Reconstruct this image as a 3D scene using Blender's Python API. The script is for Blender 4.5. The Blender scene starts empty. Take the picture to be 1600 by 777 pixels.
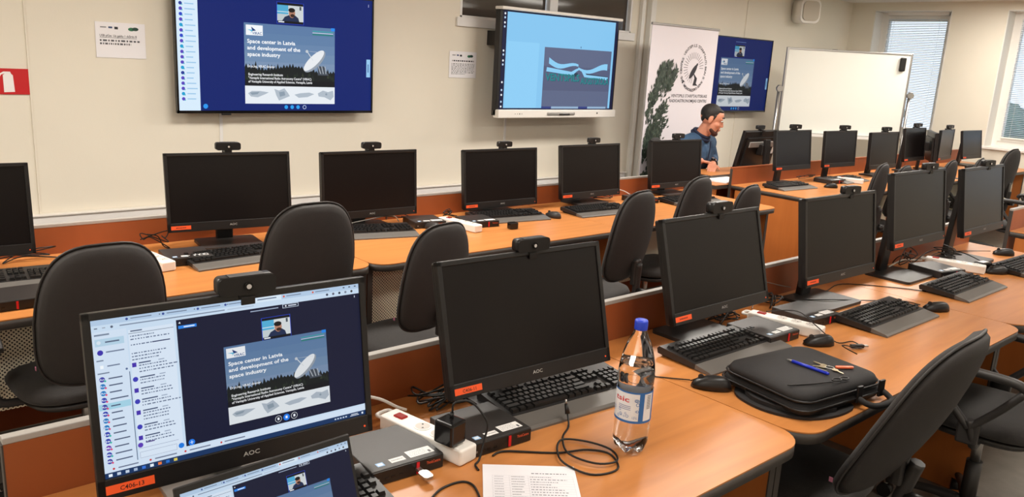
import bpy, bmesh, math, random
from mathutils import Vector, Matrix, Euler
random.seed(7)
R = math.radians
SC = bpy.context.scene
COL = SC.collection

# ------------------------------------------------------------------ camera, world, exposure
cam_d = bpy.data.cameras.new('camera'); cam_d.sensor_width = 36; cam_d.lens = 1259.975*36/1600
cam_d.clip_start = .05; cam_d.clip_end = 500
cam = bpy.data.objects.new('camera', cam_d); COL.objects.link(cam)
def cam_matrix(yaw, pitch, roll):
    cy, sy, cp, sp = math.cos(yaw), math.sin(yaw), math.cos(pitch), math.sin(pitch)
    f = Vector((sy*cp, cy*cp, -sp)); r = Vector((cy, -sy, 0)); u = r.cross(f)
    c, s = math.cos(roll), math.sin(roll)
    r2 = c*r+s*u; u2 = -s*r+c*u
    return Matrix((r2, u2, -f)).transposed().to_4x4()
cam.matrix_world = Matrix.Translation((0, 0, 1.66)) @ cam_matrix(.729847, .232325, .05668)
SC.camera = cam
SC.view_settings.view_transform = 'Standard'; SC.view_settings.look = 'None'
SC.view_settings.gamma = 1; SC.view_settings.use_curve_mapping = False
SC.view_settings.exposure = -0.24
world = bpy.data.worlds.new('overcast_sky'); SC.world = world; world.use_nodes = True
wn = world.node_tree.nodes; wl = world.node_tree.links
bgn = wn['Background']; bgn.inputs['Strength'].default_value = 1.9
tc = wn.new('ShaderNodeTexCoord'); mp = wn.new('ShaderNodeMapping'); nz = wn.new('ShaderNodeTexNoise'); cr = wn.new('ShaderNodeValToRGB')
mp.inputs['Scale'].default_value = (1, 1, 4); nz.inputs['Scale'].default_value = 2.2; nz.inputs['Detail'].default_value = 4
cr.color_ramp.elements[0].color = (.62, .78, 1, 1); cr.color_ramp.elements[1].color = (.86, .94, 1, 1)
wl.new(tc.outputs['Generated'], mp.inputs['Vector']); wl.new(mp.outputs[0], nz.inputs['Vector']); wl.new(nz.outputs[0], cr.inputs[0]); wl.new(cr.outputs[0], bgn.inputs['Color'])

LAMP_POWER = 46
LAMP_COL = (1.0, .95, .87)

# ------------------------------------------------------------------ materials
def lin(c):
    return tuple((v/255/12.92 if v/255 <= .04045 else ((v/255+.055)/1.055)**2.4) for v in c)
_m = {}
def mat(name, rgb, rough=.5, metal=0, noise=0, nscale=20, bump=0, bscale=200, spec=.5, emit=0, trans=0, ior=1.45, sheen=0, alpha=1):
    if name in _m: return _m[name]
    m = bpy.data.materials.new(name); m.use_nodes = True
    nt = m.node_tree; b = nt.nodes['Principled BSDF']
    c = lin(rgb)
    b.inputs['Base Color'].default_value = (*c, 1); b.inputs['Roughness'].default_value = rough
    b.inputs['Metallic'].default_value = metal; b.inputs['Specular IOR Level'].default_value = spec
    b.inputs['IOR'].default_value = ior
    if trans: b.inputs['Transmission Weight'].default_value = trans
    if sheen: b.inputs['Sheen Weight'].default_value = sheen
    if emit:
        b.inputs['Emission Color'].default_value = (*c, 1); b.inputs['Emission Strength'].default_value = emit*1.18
        b.inputs['Base Color'].default_value = (0.008, .008, .008, 1); b.inputs['Specular IOR Level'].default_value = .12
    t = None
    if noise or bump:
        t = nt.nodes.new('ShaderNodeTexCoord')
    if noise:
        n = nt.nodes.new('ShaderNodeTexNoise'); n.inputs['Scale'].default_value = nscale; n.inputs['Detail'].default_value = 5
        r = nt.nodes.new('ShaderNodeValToRGB')
        r.color_ramp.elements[0].position = .3; r.color_ramp.elements[1].position = .7
        r.color_ramp.elements[0].color = (*[x*(1-noise) for x in c], 1); r.color_ramp.elements[1].color = (*[min(1, x*(1+noise)) for x in c], 1)
        nt.links.new(t.outputs['Object'], n.inputs['Vector']); nt.links.new(n.outputs[0], r.inputs[0]); nt.links.new(r.outputs[0], b.inputs['Base Color'])
    if bump:
        n2 = nt.nodes.new('ShaderNodeTexNoise'); n2.inputs['Scale'].default_value = bscale; n2.inputs['Detail'].default_value = 2
        bp = nt.nodes.new('ShaderNodeBump'); bp.inputs['Strength'].default_value = bump; bp.inputs['Distance'].default_value = .002
        nt.links.new(t.outputs['Object'], n2.inputs['Vector']); nt.links.new(n2.outputs[0], bp.inputs['Height']); nt.links.new(bp.outputs[0], b.inputs['Normal'])
    _m[name] = m
    return m
def wood(name, rgb, dark=.82, rough=.35, scale=(1.2, 14, 14)):
    if name in _m: return _m[name]
    m = bpy.data.materials.new(name); m.use_nodes = True; nt = m.node_tree; b = nt.nodes['Principled BSDF']
    c = lin(rgb); b.inputs['Roughness'].default_value = rough
    t = nt.nodes.new('ShaderNodeTexCoord'); mp = nt.nodes.new('ShaderNodeMapping'); mp.inputs['Scale'].default_value = scale
    n = nt.nodes.new('ShaderNodeTexNoise'); n.inputs['Scale'].default_value = 1.6; n.inputs['Detail'].default_value = 7; n.inputs['Distortion'].default_value = .5
    r = nt.nodes.new('ShaderNodeValToRGB'); r.color_ramp.elements[0].position = .32; r.color_ramp.elements[1].position = .68
    r.color_ramp.elements[0].color = (c[0]*dark, c[1]*dark*.95, c[2]*dark*.9, 1); r.color_ramp.elements[1].color = (*c, 1)
    L = nt.links.new
    L(t.outputs['Object'], mp.inputs[0]); L(mp.outputs[0], n.inputs['Vector']); L(n.outputs[0], r.inputs[0]); L(r.outputs[0], b.inputs['Base Color'])
    _m[name] = m
    return m
WALL = mat('wall_paint', (230, 223, 208), .75, noise=.015, nscale=3, bump=.15, bscale=90)
WALLW = mat('white_paint', (232, 230, 224), .6)
TRIM = mat('white_plastic_trim', (232, 230, 228), .45)
FLOOR = mat('grey_linoleum', (122, 116, 108), .45, noise=.12, nscale=14)
TOP = wood('beech_laminate_top', (204, 134, 74), .84, .34)
PANEL = wood('laminate_panel', (158, 84, 44), .8, .42, (3, 3, 1.2))
SIDE = wood('side_panel_laminate', (190, 112, 52), .86, .42, (8, 8, .8))
EDGE = mat('dark_edge_band', (66, 60, 56), .45)
GEDGE = mat('grey_edge_band', (168, 163, 158), .4)
BLK = mat('black_plastic', (26, 24, 24), .38, bump=.1, bscale=500)
BLKG = mat('glossy_black_plastic', (20, 18, 18), .15)
CHAR = mat('charcoal_plastic', (46, 43, 42), .42, bump=.15, bscale=400)
SCR = mat('switched_off_screen', (19, 15, 15), .3, spec=.3)
FAB = mat('charcoal_fabric', (46, 43, 42), .85, noise=.12, nscale=60, bump=.5, bscale=500, sheen=.1)
SHELL = mat('back_shell_fabric', (44, 40, 39), .7, noise=.06, nscale=40, bump=.3, bscale=450)
KEYM = mat('key_plastic', (22, 21, 21), .4)
KBODY = mat('keyboard_body', (34, 32, 32), .4)
REST = mat('wrist_rest_plastic', (98, 94, 90), .34)  # lighter grey base colour imitates the sheen on the rests
STEEL = mat('brushed_steel', (180, 178, 176), .3, metal=.9)
WHITEP = mat('white_plastic', (236, 232, 226), .35)
STICK = mat('white_sticker', (235, 233, 232), .5)
ORANGE = mat('orange_tape', (244, 92, 40), .5)
RED = mat('red_plastic', (206, 24, 34), .4)
PAPER = mat('paper', (240, 238, 242), .7)
INK = mat('printed_ink', (60, 60, 66), .7)
INKL = mat('grey_ink', (150, 150, 158), .7)
CABLE = mat('black_cable', (18, 17, 17), .45)
CABLEW = mat('white_cable', (225, 220, 212), .4)
BAG = mat('black_nylon', (34, 32, 33), .72, noise=.08, nscale=50, bump=.35, bscale=700)
SILVERP = mat('silver_plastic', (150, 146, 142), .35, metal=.3)

# ------------------------------------------------------------------ mesh helpers
class MB:
    def __init__(s): s.bm = bmesh.new(); s.mats = []
    def mi(s, m):
        if m not in s.mats: s.mats.append(m)
        return s.mats.index(m)
    def _fin(s, faces, m, smooth):
        i = s.mi(m)
        for f in faces: f.material_index = i; f.smooth = smooth
    def box(s, c, d, m, bev=0, rot=None, seg=2, smooth=False):
        M = Matrix.Translation(c) @ (rot.to_4x4() if rot else Matrix()) @ Matrix.Diagonal((d[0], d[1], d[2], 1))
        n0 = set(s.bm.faces)
        r = bmesh.ops.create_cube(s.bm, size=1, matrix=M)
        if bev:
            es = list({e for v in r['verts'] for e in v.link_edges})
            bmesh.ops.bevel(s.bm, geom=es, offset=bev, segments=seg, profile=.5, affect='EDGES')
        s._fin([f for f in s.bm.faces if f not in n0], m, smooth or False)
        return s
    def cyl(s, a, b, r1, m, r2=None, n=16, caps=True, smooth=True):
        a = Vector(a); b = Vector(b); r2 = r1 if r2 is None else r2
        d = (b-a); L = d.length
        q = d.to_track_quat('Z', 'Y').to_matrix().to_4x4()
        n0 = set(s.bm.faces)
        bmesh.ops.create_cone(s.bm, cap_ends=caps, segments=n, radius1=r1, radius2=r2, depth=L, matrix=Matrix.Translation((a+b)/2) @ q)
        new = [f for f in s.bm.faces if f not in n0]
        i = s.mi(m)
        for f in new: f.material_index = i; f.smooth = smooth and len(f.verts) == 4
        return s
    def sph(s, c, r, m, sc=(1, 1, 1), n=16, rot=None):
        n0 = set(s.bm.faces)
        M = Matrix.Translation(c) @ (rot.to_4x4() if rot else Matrix()) @ Matrix.Diagonal((sc[0], sc[1], sc[2], 1))
        bmesh.ops.create_uvsphere(s.bm, u_segments=n, v_segments=max(6, n*2//3), radius=r, matrix=M)
        s._fin([f for f in s.bm.faces if f not in n0], m, True)
        return s
    def tube(s, pts, r, m, n=8, smooth_path=True, closed=False):
        P = [Vector(p) for p in pts]
        if smooth_path and len(P) > 2: P = catmull(P, 6, closed)
        rr = r if callable(r) else (lambda t: r)
        rings = []; prev = None
        N = len(P)
        for i, p in enumerate(P):
            if closed: t = (P[(i+1) % N]-P[i-1])
            else: t = P[min(i+1, N-1)]-P[max(i-1, 0)]
            t.normalize()
            if prev is None:
                u = t.orthogonal().normalized()
            else:
                u = (prev-t*prev.dot(t)); u = u.normalized() if u.length > 1e-6 else t.orthogonal().normalized()
            prev = u; w = t.cross(u); R_ = rr(i/(N-1))
            rings.append([s.bm.verts.new(p+R_*(math.cos(a)*u+math.sin(a)*w)) for a in [2*math.pi*k/n for k in range(n)]])
        i_ = s.mi(m); fs = []
        for a in range(N if closed else N-1):
            A, B = rings[a], rings[(a+1) % N]
            for k in range(n):
                fs.append(s.bm.faces.new((A[k], A[(k+1) % n], B[(k+1) % n], B[k])))
        for f in fs: f.smooth = True; f.material_index = i_
        if not closed:
            for rg in (rings[0][::-1], rings[-1]):
                f = s.bm.faces.new(rg); f.material_index = i_
        return s
    def prism(s, pts, z0, z1, m, axis='Z', smooth=False, M=None):
        # extrude closed 2D outline; axis Z: (x,y)->z ; axis Y: (x,z)->y ; axis X: (y,z)->x
        def P(p, h):
            v = {'Z': (p[0], p[1], h), 'Y': (p[0], h, p[1]), 'X': (h, p[0], p[1])}[axis]
            return M @ Vector(v) if M else Vector(v)
        A = [s.bm.verts.new(P(p, z0)) for p in pts]; B = [s.bm.verts.new(P(p, z1)) for p in pts]
        i = s.mi(m); n = len(pts); fs = []
        fs.append(s.bm.faces.new(A[::-1])); fs.append(s.bm.faces.new(B))
        for k in range(n):
            f = s.bm.faces.new((A[k], A[(k+1) % n], B[(k+1) % n], B[k])); f.smooth = smooth; fs.append(f)
        for f in fs: f.material_index = i
        return s
    def lathe(s, prof, m, c=(0, 0, 0), n=32, fn=None, mats=None):
        rings = []
        for (r, z) in prof:
            rg = []
            for k in range(n):
                a = 2*math.pi*k/n
                rr, zz = (fn(r, z, a) if fn else (r, z))
                rg.append(s.bm.verts.new((c[0]+rr*math.cos(a), c[1]+rr*math.sin(a), c[2]+zz)))
            rings.append(rg)
        i = s.mi(m)
        for q in range(len(rings)-1):
            for k in range(n):
                f = s.bm.faces.new((rings[q][k], rings[q][(k+1) % n], rings[q+1][(k+1) % n], rings[q+1][k])); f.smooth = True
                f.material_index = i
        for rg, fl in ((rings[0], True), (rings[-1], False)):
            f = s.bm.faces.new(rg[::-1] if fl else rg); f.material_index = i
        return s
    def pillow(s, out, dep_a, dep_b, m, rings=6, power=4, bend=None, base=0.0):
        # out: closed outline list (x,y); surfaces at z=+dep_a and -dep_b swelling from the rim; bend maps Vector->Vector
        cx = sum(p[0] for p in out)/len(out); cy = sum(p[1] for p in out)/len(out)
        i = s.mi(m)
        def side(dep, sign, rim):
            prev = rim
            for q in range(1, rings+1):
                sc = 1-(q/rings)**1.6 if q < rings else 0
                sc = max(sc, 0)
                z = base+sign*dep*(1-sc**power)**.5
                if q == rings:
                    v = s.bm.verts.new(B(Vector((cx, cy, z))))
                    for k in range(len(out)):
                        a, b = prev[k], prev[(k+1) % len(out)]
                        f = s.bm.faces.new((a, b, v) if sign > 0 else (b, a, v)); f.smooth = True; f.material_index = i
                else:
                    cur = [s.bm.verts.new(B(Vector((cx+(p[0]-cx)*sc, cy+(p[1]-cy)*sc, z)))) for p in out]
                    for k in range(len(out)):
                        a, b, c, d = prev[k], prev[(k+1) % len(out)], cur[(k+1) % len(out)], cur[k]
                        f = s.bm.faces.new((a, b, c, d) if sign > 0 else (d, c, b, a)); f.smooth = True; f.material_index = i
                    prev = cur
        B = bend or (lambda v: v)
        rim = [s.bm.verts.new(B(Vector((p[0], p[1], base)))) for p in out]
        side(dep_a, 1, rim); side(dep_b, -1, rim)
        return s
    def mesh(s, name):
        bmesh.ops.recalc_face_normals(s.bm, faces=s.bm.faces)
        me = bpy.data.meshes.new(name); s.bm.to_mesh(me); s.bm.free()
        for m in s.mats: me.materials.append(m)
        return me
    def obj(s, name, parent=None, loc=(0, 0, 0), rot=(0, 0, 0)):
        return link(name, s.mesh(name), parent, loc, rot)
def link(name, data, parent=None, loc=(0, 0, 0), rot=(0, 0, 0)):
    o = bpy.data.objects.new(name, data); COL.objects.link(o); o.parent = parent
    o.location = loc; o.rotation_euler = rot
    return o
def catmull(P, k=6, closed=False):
    out = []; N = len(P)
    rng = range(N if closed else N-1)
    for i in rng:
        p0 = P[i-1] if (closed or i > 0) else P[0]
        p1 = P[i]; p2 = P[(i+1) % N]; p3 = P[(i+2) % N] if (closed or i+2 < N) else P[-1]
        for j in range(k):
            t = j/k
            out.append(.5*((2*p1)+(p2-p0)*t+(2*p0-5*p1+4*p2-p3)*t*t+(3*p1-p0-3*p2+p3)*t**3))
    if not closed: out.append(P[-1].copy())
    return out
def thing(name, label, cat, loc=(0, 0, 0), rz=0, group=None):
    o = bpy.data.objects.new(name, None); COL.objects.link(o); o.location = loc; o.rotation_euler = (0, 0, rz)
    o.empty_display_size = .05
    o['label'] = label; o['category'] = cat
    if group: o['group'] = group
    return o
def tag(o, label, cat, group=None):
    o['label'] = label; o['category'] = cat
    if group: o['group'] = group
    return o
def struct(o): o['kind'] = 'structure'; return o
def copy_tree(o, parent=None):
    c = o.copy(); COL.objects.link(c); c.parent = parent
    for ch in list(o.children): copy_tree(ch, c)
    return c
def again(src, loc, rz, label):
    c = copy_tree(src); c.location = loc; c.rotation_euler = (0, 0, rz); c['label'] = label
    return c
def rrect(w, h, r, n=5, cx=0, cy=0):
    out = []
    for sx, sy, a0 in ((1, 1, 0), (-1, 1, 90), (-1, -1, 180), (1, -1, 270)):
        for k in range(n+1):
            a = R(a0+90*k/n)
            out.append((cx+sx*(w/2-r)+r*math.cos(a), cy+sy*(h/2-r)+r*math.sin(a)))
    return out
# flat print and screens: coloured pieces stacked in thin layers on one plane (local x right, z up, facing -y)
_t = {}
def text_mesh(s):
    if s not in _t:
        cu = bpy.data.curves.new('lettering', 'FONT'); cu.body = s.lstrip('*'); cu.offset = .024 if s[:1] == '*' else .014; cu.size = 1; cu.resolution_u = 2
        o = bpy.data.objects.new('lettering', cu); COL.objects.link(o)
        bpy.context.view_layer.update()
        me = bpy.data.meshes.new_from_object(o.evaluated_get(bpy.context.evaluated_depsgraph_get()))
        bpy.data.objects.remove(o); bpy.data.curves.remove(cu)
        vs = [v.co.copy() for v in me.vertices]; fs = [tuple(p.vertices) for p in me.polygons]
        w = max([v.x for v in vs] or [1]); bpy.data.meshes.remove(me)
        _t[s] = (vs, fs, w)
    return _t[s]
def pm(col, emit):
    return mat(('glow_' if emit else 'print_')+'%02x%02x%02x' % tuple(int(c) for c in col)+('_%d' % (emit*10) if emit else ''), col, .5, emit=emit)
def picture(name, parent, w, h, items, loc=(0, 0, 0), rot=(0, 0, 0), emit=0, step=.00012):
    b = MB(); asp_ = h/w; done = []
    def V(u, v, y): return b.bm.verts.new((u*w-w/2, y, h/2-v*h))
    def bbox(it):
        k = it[0]
        if k == 'r': return it[1:5]
        if k == 'p': xs = [p[0] for p in it[1]]; ys = [p[1] for p in it[1]]; return min(xs), min(ys), max(xs), max(ys)
        if k == 'c': return it[1]-it[3]*asp_, it[2]-it[3], it[1]+it[3]*asp_, it[2]+it[3]
        if k == 'e': m_ = max(it[3], it[4]); return it[1]-m_*asp_, it[2]-m_, it[1]+m_*asp_, it[2]+m_
        wd = it[6] if len(it) > 6 and it[6] else .5
        return it[1]-.01, it[2]-it[3]*1.4, it[1]+wd, it[2]+it[3]*.5
    for it in items:
        k = it[0]; bb_ = bbox(it); lay = 0
        for (o_, l_) in done:
            if l_ >= lay and o_[0] < bb_[2] and bb_[0] < o_[2] and o_[1] < bb_[3] and bb_[1] < o_[3]: lay = l_+1
        done.append((bb_, lay)); y = -lay*step
        if k == 'r':
            _, x0, y0, x1, y1, c = it; i = b.mi(pm(c, emit))
            f = b.bm.faces.new([V(x0, y1, y), V(x1, y1, y), V(x1, y0, y), V(x0, y0, y)]); f.material_index = i
        elif k == 'p':
            i = b.mi(pm(it[2], emit)); f = b.bm.faces.new([V(p[0], p[1], y) for p in it[1]]); f.material_index = i
        elif k == 'c':
            _, cx, cy, r, c = it; i = b.mi(pm(c, emit))
            f = b.bm.faces.new([V(cx+r*math.cos(a)*h/w, cy+r*math.sin(a), y) for a in [2*math.pi*q/14 for q in range(14)]]); f.material_index = i
        elif k == 'e':   # ellipse cx cy rx ry angle
            _, cx, cy, rx, ry, an, c = it; i = b.mi(pm(c, emit)); ca, sa = math.cos(an), math.sin(an)
            f = b.bm.faces.new([V(cx+(rx*math.cos(a)*ca-ry*math.sin(a)*sa)*h/w, cy+(rx*math.cos(a)*sa+ry*math.sin(a)*ca), y) for a in [2*math.pi*q/24 for q in range(24)]]); f.material_index = i
        elif k == 't':   # x, baseline y, height (fraction of h), text, colour, optional width fraction, optional angle
            _, x, yb, hh, s, c = it[:6]; i = b.mi(pm(c, emit)); vs, fs, tw = text_mesh(s)
            sy = hh*h/.7; sx = (it[6]*w/tw) if len(it) > 6 and it[6] else sy
            an = it[7] if len(it) > 7 else 0; ca, sa = math.cos(an), math.sin(an)
            bv = [b.bm.verts.new((x*w-w/2+(v.x*sx)*ca-(v.y*sy)*sa, y, h/2-yb*h+(v.x*sx)*sa+(v.y*sy)*ca)) for v in vs]
            for fc in fs:
                try:
                    f = b.bm.faces.new([bv[q] for q in fc]); f.material_index = i
                except ValueError: pass
    me = bpy.data.meshes.new(name); b.bm.to_mesh(me); b.bm.free()
    for m in b.mats: me.materials.append(m)
    return link(name, me, parent, loc, rot)

# ------------------------------------------------------------------ large structure
WY = 5.5; RX = 10.77; LX = -2.2; BY = -3.2; CZ = 2.62
struct(MB().box(((LX+RX)/2, (BY+WY)/2, -.05), (RX-LX+1, WY-BY+1, .1), FLOOR).obj('floor'))
struct(MB().box(((LX+RX)/2, (BY+WY)/2, CZ+.05), (RX-LX+1.2, WY-BY+1, .1), WALLW).obj('ceiling'))
# front wall with the high internal window
IW = (4.2, 6.34, 1.955, 2.5)
b = MB()
b.box(((LX+IW[0])/2, WY+.06, CZ/2), (IW[0]-LX, .12, CZ), WALL); b.box(((IW[1]+RX+.5)/2, WY+.06, CZ/2), (RX+.5-IW[1], .12, CZ), WALL)
b.box(((IW[0]+IW[1])/2, WY+.06, IW[2]/2), (IW[1]-IW[0], .12, IW[2]), WALL); b.box(((IW[0]+IW[1])/2, WY+.06, (CZ+IW[3])/2), (IW[1]-IW[0], .12, CZ-IW[3]), WALL)
struct(b.obj('wall_front'))
struct(MB().box((LX-.06, (BY+WY)/2, CZ/2), (.12, WY-BY, CZ), WALL).obj('wall_left'))
struct(MB().box(((LX+RX)/2, BY-.06, CZ/2), (RX-LX, .12, CZ), WALL).obj('wall_back'))
# right wall, thick, with three window openings (two in view)
WIN = [(4.22, 5.18), (2.55, 3.6), (.9, 1.95), (-.8, .25)]; WZ0, WZ1 = .93, 2.52
b = MB(); ys = [WY]
for (a, c) in WIN: ys += [c, a]
ys.append(BY)
for k in range(0, len(ys), 2):
    b.box((RX+.2, (ys[k]+ys[k+1])/2, CZ/2), (.4, ys[k]-ys[k+1], CZ), WALL)
for (a, c) in WIN:
    b.box((RX+.2, (a+c)/2, WZ0/2), (.4, c-a, WZ0), WALL); b.box((RX+.2, (a+c)/2, (CZ+WZ1)/2), (.4, c-a, CZ-WZ1), WALL)
struct(b.obj('wall_right'))
GLASS = mat('window_glass', (255, 255, 255), .02, trans=1, ior=1.02)
BLIND = mat('blind_slat', (222, 230, 240), .5)
for n, (a, c) in enumerate(WIN[:3]):
    w = bpy.data.objects.new('window_%d' % (n+1), None); COL.objects.link(w); struct(w); w.location = (RX+.22, (a+c)/2, (WZ0+WZ1)/2)
    W_, H_ = c-a, WZ1-WZ0
    f = MB()
    for sgn in (-1, 1):
        f.box((.03, sgn*(W_/2-.035), 0), (.07, .07, H_), WHITEP); f.box((.03, 0, sgn*(H_/2-.035)), (.068, W_-.142, .07), WHITEP)
        f.box((.01, sgn*(W_/2-.095), 0), (.06, .048, H_-.142), WHITEP); f.box((.01, 0, sgn*(H_/2-.095)), (.058, W_-.24, .048), WHITEP)
    f.obj('window_frame', w)
    MB().box((.03, 0, 0), (.006, W_-.2, H_-.2), GLASS).obj('pane', w)
    MB().box((-.03, 0, -H_/2-.012), (.44, W_+.16, .035), WHITEP, .008).obj('window_sill', w)
    bl = MB(); bl.box((-.035, 0, H_/2-.03), (.04, W_-.2, .04), WHITEP, .003); bl.box((-.035, 0, -H_/2+.115), (.03, W_-.22, .018), WHITEP, .003)
    bl.obj('blind_rail', w)
    sl = MB(); nS = 64
    for k in range(nS):
        sl.box((-.035, 0, -H_/2+.14+k*(H_-.22)/nS), (.025, W_-.22, .0012), BLIND, rot=Euler((0, R(18), 0)).to_matrix())
    o = sl.obj('blind_slats', w); o['kind'] = 'stuff'
    cd = MB()
    for s in (-.3, .3): cd.cyl((-.05, s*W_, -H_/2+.12), (-.05, s*W_, H_/2-.05), .0015, WHITEP, n=5)
    cd.obj('blind_cord', w)
# white lining of the window reveals
for (a, c) in WIN[:3]:
    r = MB(); r.box((RX+.11, c-.006, (WZ0+WZ1)/2), (.22, .012, WZ1-WZ0), WALLW); r.box((RX+.11, a+.006, (WZ0+WZ1)/2), (.22, .012, WZ1-WZ0), WALLW)
    r.box((RX+.11, (a+c)/2, WZ1-.006), (.22, c-a, .012), WALLW)
    struct(r.obj('trim_%d' % (WIN.index((a, c))+11)))
# internal window in the front wall with its dark panes
w = bpy.data.objects.new('window_4', None); COL.objects.link(w); struct(w); w.location = ((IW[0]+IW[1])/2, WY, (IW[2]+IW[3])/2)
W_, H_ = IW[1]-IW[0], IW[3]-IW[2]
f = MB()
for sgn in (-1, 1):
    f.box((0, .05, sgn*(H_/2-.012)), (W_, .1, .024), TRIM, .003); f.box((sgn*(W_/2-.012), .05, 0), (.024, .1, H_), TRIM, .003)
f.box((-.01, .04, 0), (.1, .09, H_), TRIM, .004)
f.box((0, -.012, -H_/2-.03), (W_+.08, .024, .075), TRIM, .004)
f.obj('window_frame', w)
DPANE = mat('dark_pane', (70, 62, 56), .06, spec=.8)
for s in (-1, 1): MB().box((s*(W_/4+.02)-.005, .05, 0), (W_/2-.09, .008, H_-.05), DPANE).obj('pane', w)
# trims and joints of the front wall
struct(MB().box((2.1, WY-.02, .53), (8.6, .04, .075), TRIM, .004).box((2.1, WY-.03, .571), (8.6, .05, .01), WHITEP, .002).obj('trim_1'))
struct(MB().box((6.47, WY-.02, CZ/2), (.05, .04, CZ), WALLW, .004).obj('trim_2')); struct(MB().box((6.60, WY-.03, CZ/2), (.075, .06, CZ), WALLW, .004).obj('trim_10'))
for k, (x, z0, z1) in enumerate([(1.05, .5, CZ), (2.18, .52, 1.3), (4.75, .52, 1.25), (8.32, .5, CZ)]):
    struct(MB().box((x, WY-.004, (z0+z1)/2), (.022 if k in (1, 2) else .010, .008, z1-z0), TRIM if k in (1, 2) else WALL, .001).obj('trim_%d' % (3+k)))
struct(MB().box((4.3, WY-.008, .06), (12.9, .016, .12), mat('baseboard_grey', (120, 112, 104), .5)).obj('baseboard_front'))
struct(MB().box((RX-.008, 1.15, .06), (.016, 8.6, .12), _m['baseboard_grey']).obj('baseboard_right'))
# ceiling lights
DIFF = mat('lamp_diffuser', (255, 240, 220), .5, emit=3)
k = 0
for x in (-.6, 2.1, 4.9, 7.6, 9.6):  # window-side column added at lower power to brighten the front wall's right end
    for y in (-1.9, .7, 3.3):
        k += 1
        pos = 'over the %s and %s' % ({-.6: 'left wall end', 2.1: 'left desks', 4.9: 'middle desks', 7.6: 'right desks', 9.6: 'window side, added as fill light,'}[x], {-1.9: 'back of the room', .7: 'near desk row', 3.3: 'far desk row'}[y])
        L = thing('ceiling_light', 'square white recessed ceiling light panel '+pos, 'ceiling light', (x, y, CZ), 0, 'recessed ceiling light panels')
        MB().box((0, 0, -.008), (1.22, .62, .016), TRIM, .003).obj('light_frame', L)
        MB().box((0, 0, -.018), (1.14, .54, .006), DIFF).obj('diffuser', L)
        ld = bpy.data.lights.new('lamp', 'AREA'); ld.shape = 'RECTANGLE'; ld.size = 1.1; ld.size_y = .5; ld.energy = LAMP_POWER*{-1.9: .45, .7: .62, 3.3: 1.42}[y]*(.62 if x > 9 else 1); ld.color = LAMP_COL
        lo = bpy.data.objects.new('lamp', ld); COL.objects.link(lo); lo.parent = L; lo.location = (0, 0, -.03)

# outside: ground far below and trees
struct(MB().box((60, 2, -12.8), (90, 160, .4), mat('grass_outside', (92, 118, 78), .9, noise=.2, nscale=.3)).obj('ground_outside'))
LEAF = mat('tree_foliage', (88, 112, 104), .9, noise=.25, nscale=2)
TRUNK = mat('tree_bark', (90, 76, 64), .9)
rt = random.Random(3)
tm = []
for v in range(3):
    f = MB()
    for q in range(26):
        a = rt.uniform(0, 6.28); hh = rt.uniform(-3, 3.4); rr = (1-abs(hh)/4.6)*rt.uniform(.6, 2.8)
        f.sph((rr*math.cos(a), rr*math.sin(a), hh), rt.uniform(.8, 1.5), LEAF, (1, 1, .85), 8)
    for vv in f.bm.verts: vv.co += Vector((rt.uniform(-.2, .2), rt.uniform(-.2, .2), rt.uniform(-.2, .2)))
    tm.append((f.mesh('crown'), MB().cyl((0, 0, -9), (0, 0, 1), .28, TRUNK, .12, 8).mesh('trunk')))
for k in range(11):
    y = 2+k*5.6+rt.uniform(-.6, .6); x = 42+rt.uniform(-4, 4)
    t = thing('tree', 'hazy green tree in the row outside the windows', 'tree', (x, y-14, -12.6), rt.uniform(0, 6), 'trees outside the windows')
    s = rt.uniform(.85, 1.08); t.scale = (s, s, s)
    link('crown', tm[k % 3][0], t, (0, 0, 9.0)); link('trunk', tm[k % 3][1], t, (0, 0, 9.0))

# ------------------------------------------------------------------ desks
DZ = .75
PERF = mat('perforated_metal', (200, 190, 168), .5)
nt = PERF.node_tree; t_ = nt.nodes.new('ShaderNodeTexCoord'); mp_ = nt.nodes.new('ShaderNodeMapping'); mp_.inputs['Rotation'].default_value = (0, R(45), 0); mp_.inputs['Scale'].default_value = (95, 95, 95)
vo = nt.nodes.new('ShaderNodeTexVoronoi'); vo.inputs['Randomness'].default_value = 0; vo.inputs['Scale'].default_value = 1
rp = nt.nodes.new('ShaderNodeValToRGB'); rp.color_ramp.elements[0].position = .32; rp.color_ramp.elements[1].position = .4
rp.color_ramp.elements[0].color = (.015, .012, .01, 1); rp.color_ramp.elements[1].color = (*lin((235, 228, 205)), 1)
nt.links.new(t_.outputs['Object'], mp_.inputs[0]); nt.links.new(mp_.outputs[0], vo.inputs['Vector']); nt.links.new(vo.outputs['Distance'], rp.inputs[0]); nt.links.new(rp.outputs[0], nt.nodes['Principled BSDF'].inputs['Base Color'])
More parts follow.
